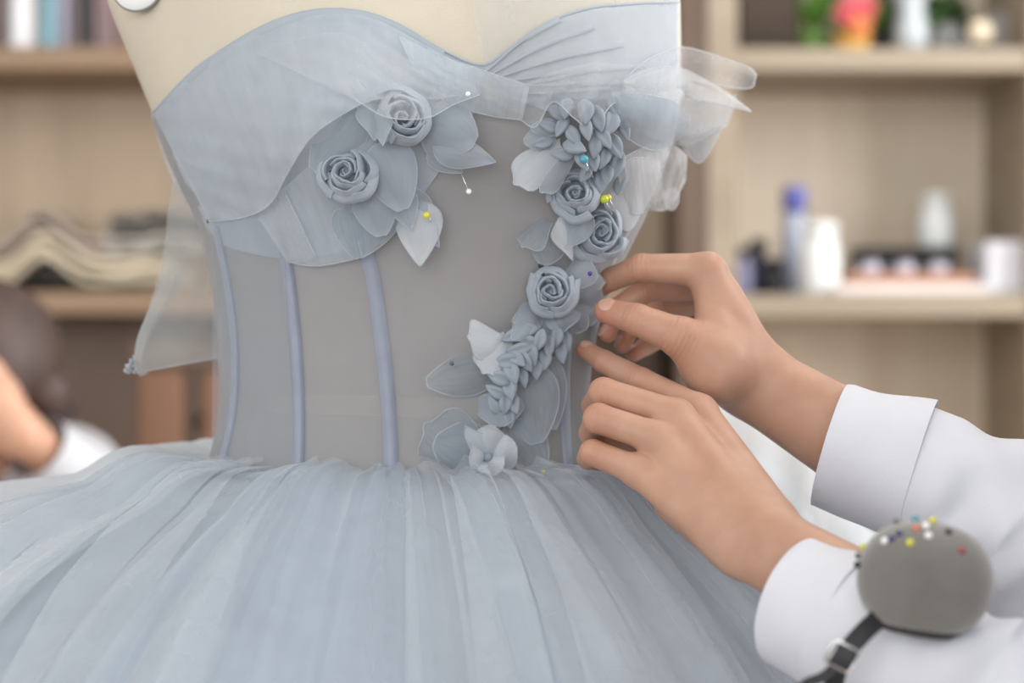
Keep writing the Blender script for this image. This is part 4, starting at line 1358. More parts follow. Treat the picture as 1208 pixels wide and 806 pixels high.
def boning(pts, w, name='boning_channel'):
    c = catmull(pts, 30)
    t = np.gradient(c, axis=0); t /= np.linalg.norm(t, axis=1)[:, None]
    nrm = np.stack([-t[:, 1], t[:, 0]], 1)
    cols = []
    for q, o in ((-1, 1.8), (-0.92, 3.2), (-0.72, 3.4), (-0.62, 4.6), (0, 5.4), (0.62, 4.6), (0.72, 3.4), (0.92, 3.2), (1, 1.8)):
        e = c - nrm * w / 2 * q
        cols.append(sp(e[:, 0], e[:, 1], o / 1000.0))
    MB().grid(np.stack(cols, 0)).build(name, M['seam'], gown)


boning([(432, 296), (440, 330), (448, 385), (456, 450), (460, 510), (462, 572)], 18)
boning([(328, 270), (339, 320), (346, 380), (351, 450), (352, 510), (350, 574)], 15)
boning([(254, 268), (265, 320), (274, 380), (277, 440), (272, 500), (258, 556)], 12)
boning([(676, 330), (672, 380), (668, 440), (668, 500), (672, 560)], 14)
boning([(742, 285), (716, 335), (700, 385), (690, 450), (687, 510), (694, 552)], 9)

# a second net over the left side of the corset
sheet([(251, 262), (290, 258), (334, 268)], [(250, 572), (300, 573), (350, 575)], 16, 30, (5.5, 5.5), folds=((0.4, 1.5, 0, 0.2),)).build('side_net', tulle('side_net_blue', (0.60, 0.66, 0.74, 1), 0.28, streak=0.04, su=6), gown)
# cups
sheet(NECK[:11], [(240, 262), (255, 285), (300, 300), (350, 305), (420, 292), (480, 250), (520, 200), (550, 150), (566, 120), (572, 100), (578, 92)], 60, 20, (4, 4), 1.0,
      folds=((0.8, 7, 0.3, 0.3), (0.5, 13, 1.0, -0.4))).build('bust_cup', M['cup'], gown)
sheet(NECK[10:], [(585, 110), (620, 122), (650, 132), (690, 140), (740, 140), (800, 138)], 50, 22, (4, 5), 1.0, folds=((1.0, 5, 0.3, 0.9), (0.7, 11, 1.0, 1.2))).build('bust_cup', M['cup'], gown)
# neckline binding
c = catmull(np.array(NECK, float), 80)
MB().tube(sp(c[:, 0], c[:, 1], 0.0045), 0.0010, 8).build('neckline_binding', M['cup'], gown)
c2 = c + np.array([0, 7.0]) * np.minimum(1, np.linspace(0, 6, 80))[:, None]
m_ = MB()
t = np.linspace(0, 1, 80)
G = np.stack([sp(c[:46, 0], c[:46, 1], 0.006), sp(c[:46, 0] + 1.0, c[:46, 1] + 9, 0.0062), sp(c[:46, 0] + 2, c[:46, 1] + 13, 0.0045)], 0)
m_.grid(G).build('neckline_band', M['cup'], gown)

# pleats raked across the right cup, fanning from the centre
for k, (x1, y1, w) in enumerate(((660, 22, 8), (700, 30, 10), (735, 52, 9), (760, 78, 9), (792, 98, 10), (690, 84, 8), (720, 104, 8))):
    a = np.array([574 + k * 4, 84 + k * 4.5]); b = np.array([x1, y1], float)
    mid = (a + b) / 2 + np.array([0, -6 + k * 1.2])
    cc = catmull([a, mid, b], 22)
    tt = np.gradient(cc, axis=0); tt /= np.linalg.norm(tt, axis=1)[:, None]
    nn = np.stack([-tt[:, 1], tt[:, 0]], 1)
    ww = w * (0.25 + 0.75 * np.linspace(0, 1, 22))[:, None]
    G = np.stack([sp(*(cc - nn * ww * 0.6).T, 0.0045), sp(*(cc - nn * ww * 0.2).T, 0.0085), sp(*(cc + nn * ww * 0.35).T, 0.0078), sp(*(cc + nn * ww * 0.5).T, 0.0042)], 0)
    MB().grid(G).build('pleat', M['cup'], gown)

# big drape over the left cup, its lower edge standing off above the flowers
DL = [(179, 138, 8), (190, 180, 10), (215, 232, 8), (246, 262, 5)]
top = [(182, 136, 6), (232, 84, 6), (302, 40, 6), (382, 17, 6), (440, 22, 7), (505, 55, 7), (550, 80, 7)]
bot = [(247, 262, 6), (290, 256, 9), (319, 240, 14), (338, 207, 20), (366, 163, 22), (404, 135, 18), (440, 118, 14), (486, 116, 12), (524, 116, 12), (556, 108, 10)]
with_hem(sheet(top, bot, 60, 30, bulge=3, folds=((1.6, 4, 0.2, 0.35), (1.0, 9, 2.0, -0.5), (0.5, 17, 0.7, 0.3)), hem='B', hem_r=0.0007).build('bust_drape', M['drape'], gown))
top2 = [(300, 62, 8), (360, 40, 9), (430, 44, 10), (500, 72, 9), (556, 92, 8)]
bot2 = [(420, 118, 34), (450, 136, 38), (478, 141, 38), (508, 138, 33), (534, 124, 24), (566, 112, 14)]
with_hem(sheet(top2, bot2, 40, 20, bulge=4, folds=((1.5, 3, 1.2, 0.4), (0.8, 9, 2.0, 0.3)), hem='B', hem_r=0.0006).build('bust_drape', M['veil'], gown))
# wrapped band across the centre
with_hem(sheet([(470, 42, 9), (520, 66, 9), (570, 83, 10), (625, 101, 11)], [(492, 92, 9), (530, 122, 10), (575, 136, 10), (616, 142, 10)], 24, 12, bulge=4, folds=((-1.2, 2, 0.5, 0.2), (0.8, 3, 0.2, 2.5)), hem='AB', hem_r=0.0006).build('wrap_band', M['drape'], gown))
# underlayer petals of tulle below the left cup
with_hem(sheet([(300, 250, 5), (330, 226, 6), (360, 200, 6), (400, 168, 6), (440, 150, 6)], [(338, 309, 5), (368, 314, 6), (400, 310, 7), (432, 300, 7), (470, 270, 6)], 24, 14, bulge=2, hem='B', hem_r=0.0006).build('tulle_layer', M['drape'], gown))
with_hem(sheet([(306, 250, 6), (320, 238, 7), (336, 226, 8)], [(340, 310, 7), (360, 309, 8), (373, 304, 9)], 14, 12, bulge=3, hem='R', hem_r=0.0008).build('tulle_layer', M['veil'], gown))

# loose tulle hanging at the left side, down to its ragged hem
sheet([(178, 132, 0), (190, 178, 0), (205, 215, 0), (226, 255, 0)], [(262, 160, 6), (262, 200, 6), (262, 240, 5), (262, 275, 3)], 14, 10, bulge=2).build('side_drape', M['drape'], gown)
sheet([(205, 210, 0), (198, 250, -8), (194, 290, -12), (184, 335, -14), (172, 375, -14), (162, 405, -14), (160, 440, -12)],
      [(252, 250, 1), (254, 280, 1), (256, 310, 1), (258, 340, 1), (259, 365, 1), (260, 395, 1), (259, 422, 1)], 26, 14, bulge=4, folds=((1.5, 1.5, 0.4, 0.8),), hem='R', hem_r=0.0006).build('side_flap', M['flap'], gown); with_hem(LAST[0])
sheet([(205, 305, -10), (186, 345, -14), (171, 378, -16), (162, 402, -17), (159, 432, -16), (166, 444, -14)],
      [(222, 318, -8), (205, 352, -8), (187, 382, -9), (177, 402, -10), (172, 425, -11), (176, 441, -12)], 22, 6, bulge=5, hem='A', hem_r=0.0007).build('side_flap', M['flap'], gown); with_hem(LAST[0])
m_ = MB()
for k in range(9):
    c0 = P(157 + RNG.uniform(-2, 3), 424 + k * 1.6, YT - 0.0)
    m_.tube([c0, c0 + RNG.uniform(-1, 1, 3) * 0.0035 + [-0.001, 0, 0], c0 + RNG.uniform(-1, 1, 3) * 0.005 + [-0.002, 0, 0]], 0.0007, 5)
m_.build('frayed_thread', M['petal_pale'], gown)

# ruffles and points of tulle at the right side of the bust
pts = lambda *a: list(a)
sheet([(618, 100, 10), (660, 82, 10), (710, 74, 10), (760, 80, 8), (812, 88, 2)], [(612, 140, 20), (632, 150, 22), (652, 120, 24), (678, 140, 26), (700, 152, 24), (724, 122, 22), (752, 128, 18), (790, 112, 10), (826, 116, 4)],
      54, 18, bulge=5, folds=((5, 5, 0.4, 0.1), (1.5, 12, 0.2, 0.3)), hem='B', hem_r=0.0006).build('bust_ruffle', M['veil'], gown); with_hem(LAST[0])
sheet([(570, 79, 9), (600, 63, 9), (642, 32, 9), (690, 13, 9), (740, 7, 8), (803, 3, 3)], [(600, 108, 9), (640, 112, 11), (680, 116, 12), (720, 118, 12), (770, 118, 10), (806, 119, 4)], 36, 16, bulge=3, folds=((1.2, 4, 0.4, 0.6),)).build('bust_drape', M['cup_highlight'], gown)  # thin white layer painting the bright, lit look of the right cup
# sheer veil over the cream chest, right of centre
sheet([(528, -150, 3), (600, -165, 3), (690, -165, 3), (780, -150, 3)], [(572, 82, 3.4), (600, 62, 3.4), (690, 14, 3.4), (802, 6, 3.4)], 24, 14, folds=((0.8, 4, 0, 0.4),)).build('chest_veil', M['veil'], gown)


def point_cloth(name, A, B, mat, **kw):
    kw.setdefault('nu', 20); kw.setdefault('nv', 12)
    return with_hem(sheet(A, B, **kw).build(name, mat, gown))


point_cloth('tulle_point', [(738, 92, 14), (764, 70, 12), (800, 56, 7), (830, 61, 4), (862, 72, 4), (884, 80, 6), (892, 88, 8)], [(738, 98, 12), (768, 96, 9), (800, 92, 2), (828, 96, 0), (856, 102, 2), (878, 105, 6), (889, 102, 8)], M['veil'], bulge=6, hem='ABR', hem_r=0.0007)
point_cloth('tulle_point', [(736, 94, 16), (768, 80, 14), (802, 80, 10), (836, 96, 10), (862, 112, 12), (886, 131, 14)], [(736, 102, 14), (764, 116, 12), (800, 118, 8), (836, 121, 8), (862, 126, 12), (886, 132, 14)], M['white_tulle'], bulge=5, hem='AB', hem_r=0.0006)
point_cloth('tulle_point', [(734, 102, 14), (776, 106, 12), (820, 110, 6), (868, 112, 6)], [(734, 112, 14), (764, 158, 14), (812, 170, 6), (856, 146, 4)], M['veil'], bulge=8, hem='BR', hem_r=0.0006)
point_cloth('tulle_point', [(790, 150, 6), (820, 148, 2), (852, 138, -2)], [(806, 176, 8), (826, 192, 4), (848, 160, 0)], M['petal_sheer'], bulge=3, hem='BR', hem_r=0.0006)
point_cloth('tulle_point', [(722, 108, 12), (752, 110, 18), (792, 118, 16), (814, 138, 8)], [(722, 118, 12), (738, 160, 18), (778, 178, 16), (812, 152, 8)], M['petal_sheer'], bulge=8, folds=((2.5, 2, 0.6, 0.5),), hem='ABR', hem_r=0.0005)
point_cloth('tulle_point', [(738, 100, 12), (790, 92, 8), (828, 102, 4), (868, 122, 2)], [(738, 108, 12), (776, 142, 8), (816, 160, 2), (858, 150, 0)], M['white_tulle'], bulge=6, folds=((2, 2, 0.3, 0.4),), hem='B', hem_r=0.0005)
# white organza loops under the ruffle
point_cloth('organza_loop', [(735, 186, 12), (765, 172, 14), (794, 172, 12), (810, 184, 8)], [(742, 236, 8), (764, 246, 8), (788, 246, 4), (808, 214, 4)], M['white_tulle'], bulge=9, folds=((3, 2.5, 0.2, 0.5),), hem='ABR', hem_r=0.0008)
point_cloth('organza_loop', [(728, 196, 14), (750, 186, 18), (778, 190, 16)], [(734, 246, 10), (756, 252, 12), (784, 232, 8)], M['white_tulle'], bulge=8, folds=((3, 2, 1.2, 0.3),), hem='AB', hem_r=0.0007)
point_cloth('organza_loop', [(782, 228, 4), (794, 222, 4), (801, 228, 4)], [(784, 246, 4), (794, 248, 4), (800, 240, 4)], M['white_tulle'], nu=10, nv=6, bulge=4, hem='ABR', hem_r=0.0007)
point_cloth('organza_loop', [(700, 215, 10), (720, 205, 12), (745, 210, 12)], [(722, 262, 6), (742, 272, 8), (762, 246, 6)], M['petal_pale'], bulge=6, hem='B', hem_r=0.0006)
point_cloth('side_facing', [(766, 240, 4), (752, 270, 4), (738, 298, 4), (728, 318, 4)], [(757, 240, 7), (742, 270, 7), (728, 298, 7), (720, 316, 7)], M['white_tulle'], nv=4)


# ------------------------------------------------------------------ the skirt
ZW = zrow(560)


def waist(phi):
    cx, a, df, db = ring_at(ZW)
    c = np.cos(phi)
    return cx + (a + 0.004) * np.sin(phi), np.where(c > 0, YT - (df + 0.004) * np.abs(c) ** 0.9, YT + (db + 0.004) * np.abs(c) ** 0.9)


def wave(phi, R, seed, ns, amps):
    rr = np.random.default_rng(seed)
    d = 0
    for nn_, am in zip(ns, amps):
        ph, dr = rr.uniform(0, 6.28), rr.uniform(-1.2, 1.2)
        q = nn_ * phi + ph + dr * R * 6
        d = d + am * (1 - 2 * np.abs(np.sin(q / 2)) ** 0.8)
    return d


def skirt_layer(name, phi0, phi1, R1, mat, seed, lift=0.0, amp=1.0, nu=300, nv=46, front=0.46, side=0.11, ends=0.0, hem='', head=0.004, puff=0.016, ns=(9, 17, 31, 57), amps=(1.3, 0.9, 0.45, 0.2), skew=0.0, R0=0.0, phi0b=None, phi1b=None, hem_r=0.0005):
    phi = np.linspace(phi0, phi1, nu + 1)[:, None]
    s = np.linspace(0, 1, nv + 1)[None, :]
    R = R0 + (R1 - R0) * s ** 1.25
    q_ = (phi - phi0) / (phi1 - phi0)
    e0 = phi0 + ((phi0 if phi0b is None else phi0b) - phi0) * s
    e1_ = phi1 + ((phi1 if phi1b is None else phi1b) - phi1) * s
    ph2 = e0 + (e1_ - e0) * q_ + skew * s
    wx, wy = waist(ph2)
    cf = np.clip(np.cos(ph2), -1, 1)
    k_front = np.where(cf > 0, cf ** 1.5, 0)
    rs = np.clip(np.sin(ph2), -1, 1)
    k_right = np.where(rs > 0, rs, 0) * 1.0
    # height: a little puff just off the waist, then the fall, steeper at the front and the right than at the left
    fall = side + (front - side) * k_front + 0.47 * k_right
    puff_k = puff * (1 - 0.75 * k_front)
    h = puff_k * np.sin(np.clip(R / 0.075, 0, 1) * PI) ** 1.0 - fall * R * (0.55 + 1.4 * R / 0.4)
    h = h - 1.6 * np.clip(R - 0.26, 0, None) ** 1.3
    d = wave(ph2, R, seed, ns, amps)
    A = amp * (0.0022 + 0.030 * R)
    RR = R + A * d * 0.5 * np.minimum(1, R / 0.03) + lift * np.minimum(1, R / 0.02)
    gth = 0.0016 * np.sin(ph2 * 61 + 3 * np.sin(ph2 * 13) + seed) * np.exp(-R / 0.045)
    RR = RR + gth + amp * 0.045 * R * (lift > 0)
    zz = ZW + gth + amp * 0.035 * R * (lift > 0) + h + A * d * 0.55 + lift * 0.8
    # gathered heading standing up at the seam
    zz = zz + head * np.exp(-(R / 0.008) ** 2) * (0.6 + 0.6 * np.sin(ph2 * 46 + np.sin(ph2 * 17) * 2)) - 0.003 * np.exp(-(R / 0.012) ** 2)
    X = wx + np.sin(ph2) * RR; Y = wy - np.cos(ph2) * RR
    G = np.stack([X, Y, zz], -1)
    uv = np.stack([(phi + 0 * s) / (2 * PI), s + 0 * phi], -1)
    mb = MB().grid(G, uv)
    E = {'A': G[:, 0], 'B': G[:, -1], 'L': G[0], 'R': G[-1]}
    for e in hem: mb.tube(E[e], hem_r, 5, uv=None)
    return mb.build(name, mat, gown)


skirt_layer('skirt_lining', -PI, PI, 0.42, M['under'], 21, amp=0.6, nu=480)
skirt_layer('overskirt_panel', -1.35, 0.34, 0.40, M['over'], 33, lift=0.012, amp=1.25, hem='LR', phi0b=-0.72, phi1b=0.30)
skirt_layer('overskirt_panel', -0.45, 0.10, 0.40, M['over'], 35, lift=0.018, amp=1.25, hem='LR', nu=160, skew=0.04)
skirt_layer('overskirt_panel', 0.20, 1.45, 0.40, M['over'], 37, lift=0.010, amp=1.0, hem='LR', skew=0.10)
skirt_layer('overskirt_panel', -2.6, -0.75, 0.42, M['pale_skirt'], 41, lift=0.009, amp=0.55, ns=(5, 9, 19, 41), amps=(1.3, 0.6, 0.2, 0.05), hem='R')
skirt_layer('overskirt_panel', 1.3, 3.6, 0.40, M['pale_skirt'], 43, lift=0.012, amp=0.9, ns=(5, 11, 23, 41))

# narrow gathered folds lying over the panels: doubled net with sharp edges
rr_ = random.Random(4)
for k in range(26):
    c_ = -1.0 + 2.35 * (k + rr_.uniform(-0.4, 0.4)) / 25
    w0, w1 = rr_.uniform(0.025, 0.07), rr_.uniform(0.03, 0.13)
    dr_ = rr_.uniform(-0.06, 0.06) - (0.30 if c_ < 0 else 0.08) * c_
    skirt_layer('gathered_fold', c_ - w0, c_ + w0, rr_.choice((0.40, 0.40, 0.30, 0.24)), M['gather'], 33, lift=0.014 + 0.0012 * (k % 5), amp=1.25, nu=24, nv=40, hem='L' if k % 3 == 0 else '', hem_r=0.00028, phi0b=c_ + dr_ - w1, phi1b=c_ + dr_ + w1, head=0.006)

# the white billow of the train behind the hands
def billow(name, top, bot, Y0, Y1, mat, seed, amp=0.012):
    a = catmull(np.array(top, float), 41); b = catmull(np.array(bot, float), 41)
    v = np.linspace(0, 1, 21)[None, :]; u = np.linspace(0, 1, 41)[:, None]
    px = a[:, 0:1] * (1 - v) + b[:, 0:1] * v; py = a[:, 1:2] * (1 - v) + b[:, 1:2] * v
    Yq = Y0 + (Y1 - Y0) * v - 0.05 * np.sin(PI * v) + amp * np.sin(2 * PI * (2.2 * u + 0.5 * v) + seed) + amp * 0.5 * np.sin(2 * PI * (5.3 * u - 0.4 * v) + 2 * seed)
    G = np.stack([(px - 604) / FPX * Yq, Yq, CZ - (py - 403) / FPX * Yq], -1)
    return MB().grid(G).tube(G[:, 0], 0.0008, 5).build(name, mat, gown)


billow('train', [(690, 470), (760, 462), (820, 470), (872, 486), (925, 508), (962, 548), (985, 592), (1020, 622), (1062, 640)], [(690, 640), (740, 660), (800, 690), (850, 720), (900, 760), (950, 790), (1000, 800), (1040, 800), (1080, 800)], 1.50, 1.44, M['train'], 1.0)
billow('train', [(700, 500), (780, 490), (850, 505), (910, 545), (950, 600), (985, 660)], [(700, 680), (760, 700), (830, 730), (880, 770), (930, 800), (970, 830)], 1.56, 1.50, M['train'], 2.3)


# ------------------------------------------------------------------ flowers pinned on the gown
def frame_at(px, py, off, tilt=(0, 0)):
    """origin and axes (right, up, outwards) of a flower lying on the form"""
    o = sp(px, py, off)
    n = np.array([tilt[0], -1.0, tilt[1]]); n /= np.linalg.norm(n)
    r = np.cross([0, 0, 1.0], -n); r = np.cross(n, [0, 0, 1.0]) * -1
    r /= np.linalg.norm(r); u = np.cross(n, r)
    if u[2] < 0: u = -u
    return np.asarray(o, float), Matrix((r.tolist(), u.tolist(), n.tolist())).transposed()


def rose_petal(r0, a0, arc, grow, ztop, zbot, R, flare, seed, nu=22):
    """one folded strip of chiffon: down inside, over the thin fold, out and down; off-centre and tilted like a hand-rolled petal"""
    rr = np.random.default_rng(seed)
    u = np.linspace(0, 1, nu)
    th = a0 + arc * u
    e = np.sin(np.clip(u, 0.0, 1) * PI) ** 0.5                      # the ends dive under the neighbours
    wob = 1 + 0.075 * np.sin(th * 3.0 + rr.uniform(0, 6)) + 0.05 * np.sin(th * 2 + rr.uniform(0, 6)) + 0.02 * np.sin(th * 7 + rr.uniform(0, 6))
    r = (r0 + grow * (u - 0.5)) * wob
    ecc = 0.085 * R * min(1.0, r0 / (0.3 * R))
    cx, cy = ecc * rr.uniform(-1, 1), ecc * rr.uniform(-1, 1)
    am = a0 + arc * 0.5
    zt = ztop * (0.72 + 0.28 * e) + 0.05 * R * rr.uniform(-1, 1) + 0.025 * R * np.sin(th * 3 + rr.uniform(0, 6))
    lip = 0.016 * R
    prof = [(-0.10 * R, -0.42 * R, 1), (-0.05 * R, -0.16 * R, 1), (-1.2 * lip, -0.7 * lip, 1), (-0.3 * lip, 0.15 * lip, 1), (0.6 * lip, -0.25 * lip, 1), (lip * 1.5, -2.2 * lip, 1),
            (flare * 0.55, None, 0.72), (flare * 0.9, None, 0.40), (flare * 0.95, None, 0.0)]
    G = np.zeros((nu, len(prof), 3))
    for k, (dr, dz, q) in enumerate(prof):
        z = zt + dz if dz is not None else zbot + (zt - zbot) * q
        crinkle = 0.008 * R * np.sin(th * 9 + k * 1.3 + rr.uniform(0, 1))
        rad = np.maximum(0.0, r + dr + crinkle)
        G[:, k] = np.stack([cx + rad * np.cos(th), cy + rad * np.sin(th), z], 1)
    return G


def make_rose(label, px, py, Rpx, off, tilt, seed, mat=None, sq=(1, 1)):
    rr = random.Random(seed)
    o, Q = frame_at(px, py, off, tilt)
    R = PX(Rpx, o[1])
    t = empty('fabric_rose', tuple(o), label, 'flower', 'chiffon roses on the gown')
    t.rotation_euler = Q.to_euler()
    def put(G, nm='petal'):
        mb = MB(); mb.grid(G)
        me = mb.mesh(nm); me.materials.append(mat or M['rose']); me.polygons.foreach_set('use_smooth', [True] * len(me.polygons))
        ob = bpy.data.objects.new(nm, me); C.objects.link(ob); ob.parent = t
        ob.scale = (sq[0], sq[1], 1)
        return ob
    H = 0.66 * R
    n = 13
    a = rr.uniform(0, 6.28)
    for k in range(n):
        f = k / (n - 1)
        r0 = R * (0.10 + 0.72 * f ** 0.80)
        arc = (4.6 if k < 2 else 3.0 - 0.7 * f)
        zt = H * (0.80 + 0.22 * math.sin(min(1, f * 2.0) * PI / 2) - 0.58 * max(0, f - 0.38) ** 1.1 / 0.6)
        put(rose_petal(r0, a, arc, R * (0.10 + 0.06 * rr.random()), zt, -0.12 * R, R, R * (0.08 + 0.18 * f), seed * 31 + k, 24))
        a += 2.25 + rr.uniform(-0.45, 0.45)
    # heart and calyx
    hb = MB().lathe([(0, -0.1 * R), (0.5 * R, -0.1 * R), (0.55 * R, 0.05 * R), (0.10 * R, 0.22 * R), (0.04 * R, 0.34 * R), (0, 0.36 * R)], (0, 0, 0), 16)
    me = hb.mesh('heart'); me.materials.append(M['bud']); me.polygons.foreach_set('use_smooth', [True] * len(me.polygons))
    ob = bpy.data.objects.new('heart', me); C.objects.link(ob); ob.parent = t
    return t


make_rose('round chiffon rose low in the left flower cluster, not under tulle', 410, 204, 35, 0.012, (-0.1, 0.1), 3)
make_rose('chiffon rose half covered by the sheer drape of the left cup', 474, 140, 37, 0.016, (0.2, 0.05), 5)
make_rose('chiffon rose between the teal pin and the two-headed yellow pin', 679, 229, 31, 0.014, (-0.12, 0.12), 7)
make_rose('chiffon rose at the form edge, just above the pinching fingertips', 706, 275, 35, 0.012, (0.22, 0.0), 9)
make_rose('chiffon rose at the thumb tip, lowest of the right-hand roses', 650, 345, 32, 0.016, (0.05, 0.1), 11)


# ---- loose organza leaves: an outline, cupped, with a folded rim
SHAPE = {
    'round': lambda v: np.sin(np.clip(v, 0, 1) ** 0.75 * PI * 0.93 + 0.10) ** 0.72,
    'point': lambda v: np.sin(np.clip(v, 0, 1) ** 0.70 * PI) ** 0.85 * (1 - 0.25 * v),
    'fan': lambda v: (0.30 + 0.9 * v) * np.sqrt(np.clip(1.02 - v ** 5, 0, 1)),
}


def leaf(parent, base, tipp, w, mat, cup=0.25, curl=0.1, shape='point', lift=(6, 10), bend=0.0, rim=0.0005, crease=0.0, twist=0.0, name='petal'):
    """base, tip in picture positions on the form; w width in pixels; lift in mm at base and tip"""
    b = sp(base[0], base[1], lift[0] / 1000.0); t = sp(tipp[0], tipp[1], lift[1] / 1000.0)
    L = np.linalg.norm(t - b); y = (t - b) / L
    n = np.array([0, -1.0, 0]); n = n - y * (n @ y); n /= np.linalg.norm(n); x = np.cross(y, n)
    if twist:
        x, n = x * math.cos(twist) + n * math.sin(twist), n * math.cos(twist) - x * math.sin(twist)
    W = PX(w, b[1])
    nu, nv = 13, 16
    U = np.linspace(-1, 1, nu)[:, None]; V = np.linspace(0, 1, nv)[None, :]
    S = SHAPE[shape](V)
    X = U * S * W / 2 + bend * W * V * V
    Yv = L * (V + 0.0 * U) - (L * 0.06 * U * U if shape == 'fan' else 0)
    Z = cup * W * (0.5 - (U * S) ** 2) * 0.9 * np.sin(np.clip(V * 1.1, 0, 1) * PI * 0.8) + curl * L * (V ** 2.2) + crease * W * np.abs(U) * S + 0.02 * W * np.sin(5 * V + 3 * U)
    G = b + X[..., None] * x + Yv[..., None] * y + Z[..., None] * n
    mb = MB().grid(G)
    edge = np.vstack([G[0], G[1:, -1], G[-1, ::-1][1:]])
    o = mb.build(name, mat, parent)
    h = MB().tube(edge, rim * 0.75, 5).build('rolled_edge', M['hem'])
    h.parent = o; h.matrix_parent_inverse = world_of(o).inverted()
    return o


def spray(label, px, py, group=None, name='organza_flower'):
    return empty(name, tuple(sp(px, py, 0.006)), label, 'flower', group)


PT, PP, PS = M['petal'], M['petal_pale'], M['petal_sheer']
a = spray('spray of pointed organza petals hanging below the left roses', 470, 215)
leaf(a, (448, 168), (478, 243), 66, PT, 0.28, 0.08, 'round', (10, 18), bend=0.05)
leaf(a, (436, 218), (450, 276), 54, PT, 0.3, 0.05, 'round', (12, 16))
leaf(a, (492, 236), (499, 313), 62, PP, 0.2, 0.1, 'point', (10, 15), bend=0.05)
leaf(a, (484, 222), (517, 290), 34, PS, 0.2, 0.1, 'point', (8, 12))
leaf(a, (452, 238), (432, 303), 56, PS, 0.2, 0.04, 'point', (8, 9), bend=0.05)
leaf(a, (470, 222), (484, 270), 40, PS, 0.3, 0.05, 'point', (14, 17))
leaf(a, (410, 240), (424, 303), 48, PS, 0.2, 0.04, 'round', (6, 8))
a = spray('two broad organza petals right of the covered rose, above the white pin', 535, 165)
leaf(a, (502, 140), (560, 168), 74, PT, 0.3, 0.06, 'round', (10, 16))
leaf(a, (510, 172), (584, 188), 44, PT, 0.35, 0.12, 'point', (14, 16), bend=0.1)
leaf(a, (505, 178), (545, 204), 32, PS, 0.3, 0.0, 'point', (10, 12))
a = spray('dark folded organza leaf pair left of the covered rose', 425, 135)
leaf(a, (438, 120), (440, 168), 40, PT, 0.4, 0.0, 'point', (8, 22), twist=0.5)
leaf(a, (425, 130), (372, 200), 58, PS, 0.3, 0.05, 'round', (8, 10))
leaf(a, (448, 130), (456, 172), 28, PT, 0.4, 0.1, 'point', (20, 28), twist=-0.5)
a = spray('pale curled organza petals left of the teal pin', 640, 195)
leaf(a, (662, 172), (603, 214), 52, PP, 0.3, 0.15, 'fan', (10, 20), bend=-0.1)
leaf(a, (672, 182), (634, 222), 44, PT, 0.5, 0.2, 'fan', (12, 18), twist=0.4)
leaf(a, (655, 160), (618, 168), 30, PT, 0.4, 0.1, 'round', (10, 14))
leaf(a, (660, 150), (626, 152), 22, PT, 0.3, 0.0, 'round', (12, 14))
a = spray('narrow organza leaf curling down left of the lower right rose', 660, 285)
leaf(a, (660, 256), (666, 306), 34, PP, 0.5, 0.12, 'point', (12, 14), twist=0.9)
leaf(a, (646, 262), (618, 296), 40, PS, 0.5, 0.15, 'fan', (5, 10), twist=-0.4)
leaf(a, (650, 280), (640, 312), 40, PS, 0.3, 0.05, 'round', (4, 7))
leaf(a, (690, 246), (664, 290), 44, PT, 0.3, 0.05, 'round', (12, 16))
a = spray('crumpled organza petals held between thumb and forefinger', 690, 345)
leaf(a, (668, 342), (699, 308), 44, PT, 0.5, 0.1, 'fan', (12, 18), twist=0.3)
leaf(a, (676, 340), (708, 330), 30, PP, 0.5, 0.15, 'fan', (14, 20), twist=-0.5)
leaf(a, (676, 345), (706, 350), 40, PT, 0.5, 0.1, 'fan', (12, 22), twist=-0.3)
leaf(a, (670, 360), (702, 372), 38, PT, 0.4, 0.12, 'fan', (12, 18))
leaf(a, (650, 365), (664, 392), 66, PT, 0.4, 0.05, 'fan', (8, 16))
leaf(a, (672, 372), (690, 386), 30, PS, 0.4, 0.05, 'fan', (14, 18))
a = spray('sheer rounded organza leaf lying left of the lower bud spray', 545, 445)
leaf(a, (586, 436), (502, 452), 50, PS, 0.25, 0.03, 'round', (6, 10), rim=0.0007)
a = spray('pale square organza petal above the lower bud spray', 572, 412)
leaf(a, (592, 404), (550, 408), 54, PP, 0.25, 0.05, 'fan', (15, 20), bend=0.2)
leaf(a, (598, 398), (568, 442), 50, PP, 0.25, 0.05, 'fan', (13, 18))
leaf(a, (640, 372), (600, 380), 40, PT, 0.3, 0.05, 'point', (8, 12))
leaf(a, (634, 378), (598, 404), 38, PT, 0.5, 0.1, 'point', (12, 18))
a = spray('long sheer organza leaves hanging below the lower bud spray', 635, 475)
leaf(a, (616, 430), (640, 520), 72, PS, 0.25, 0.05, 'round', (8, 12), bend=0.1, rim=0.0006)
leaf(a, (646, 420), (652, 506), 40, PS, 0.3, 0.05, 'round', (8, 10))
leaf(a, (588, 462), (590, 504), 58, PT, 0.35, 0.05, 'round', (8, 12))
leaf(a, (600, 500), (640, 552), 60, PS, 0.2, 0.03, 'round', (5, 6))
leaf(a, (572, 540), (512, 520), 70, PS, 0.2, 0.03, 'round', (4, 6), rim=0.0007)
leaf(a, (575, 552), (500, 500), 90, PS, 0.15, 0.02, 'fan', (3, 4), rim=0.0006)
a = spray('open pale organza blossom lying at the waist seam', 573, 535, name='organza_blossom')
leaf(a, (574, 541), (552, 495), 36, PP, 0.5, 0.15, 'point', (12, 24), twist=0.4)
leaf(a, (576, 539), (578, 498), 42, PP, 0.4, 0.1, 'round', (14, 27))
leaf(a, (578, 539), (609, 521), 50, PP, 0.4, 0.12, 'round', (14, 27))
leaf(a, (574, 541), (596, 553), 34, PP, 0.4, 0.1, 'round', (13, 24))
leaf(a, (572, 539), (549, 538), 40, PP, 0.4, 0.1, 'round', (13, 22))
leaf(a, (574, 545), (570, 561), 28, PP, 0.4, 0.1, 'round', (14, 20))
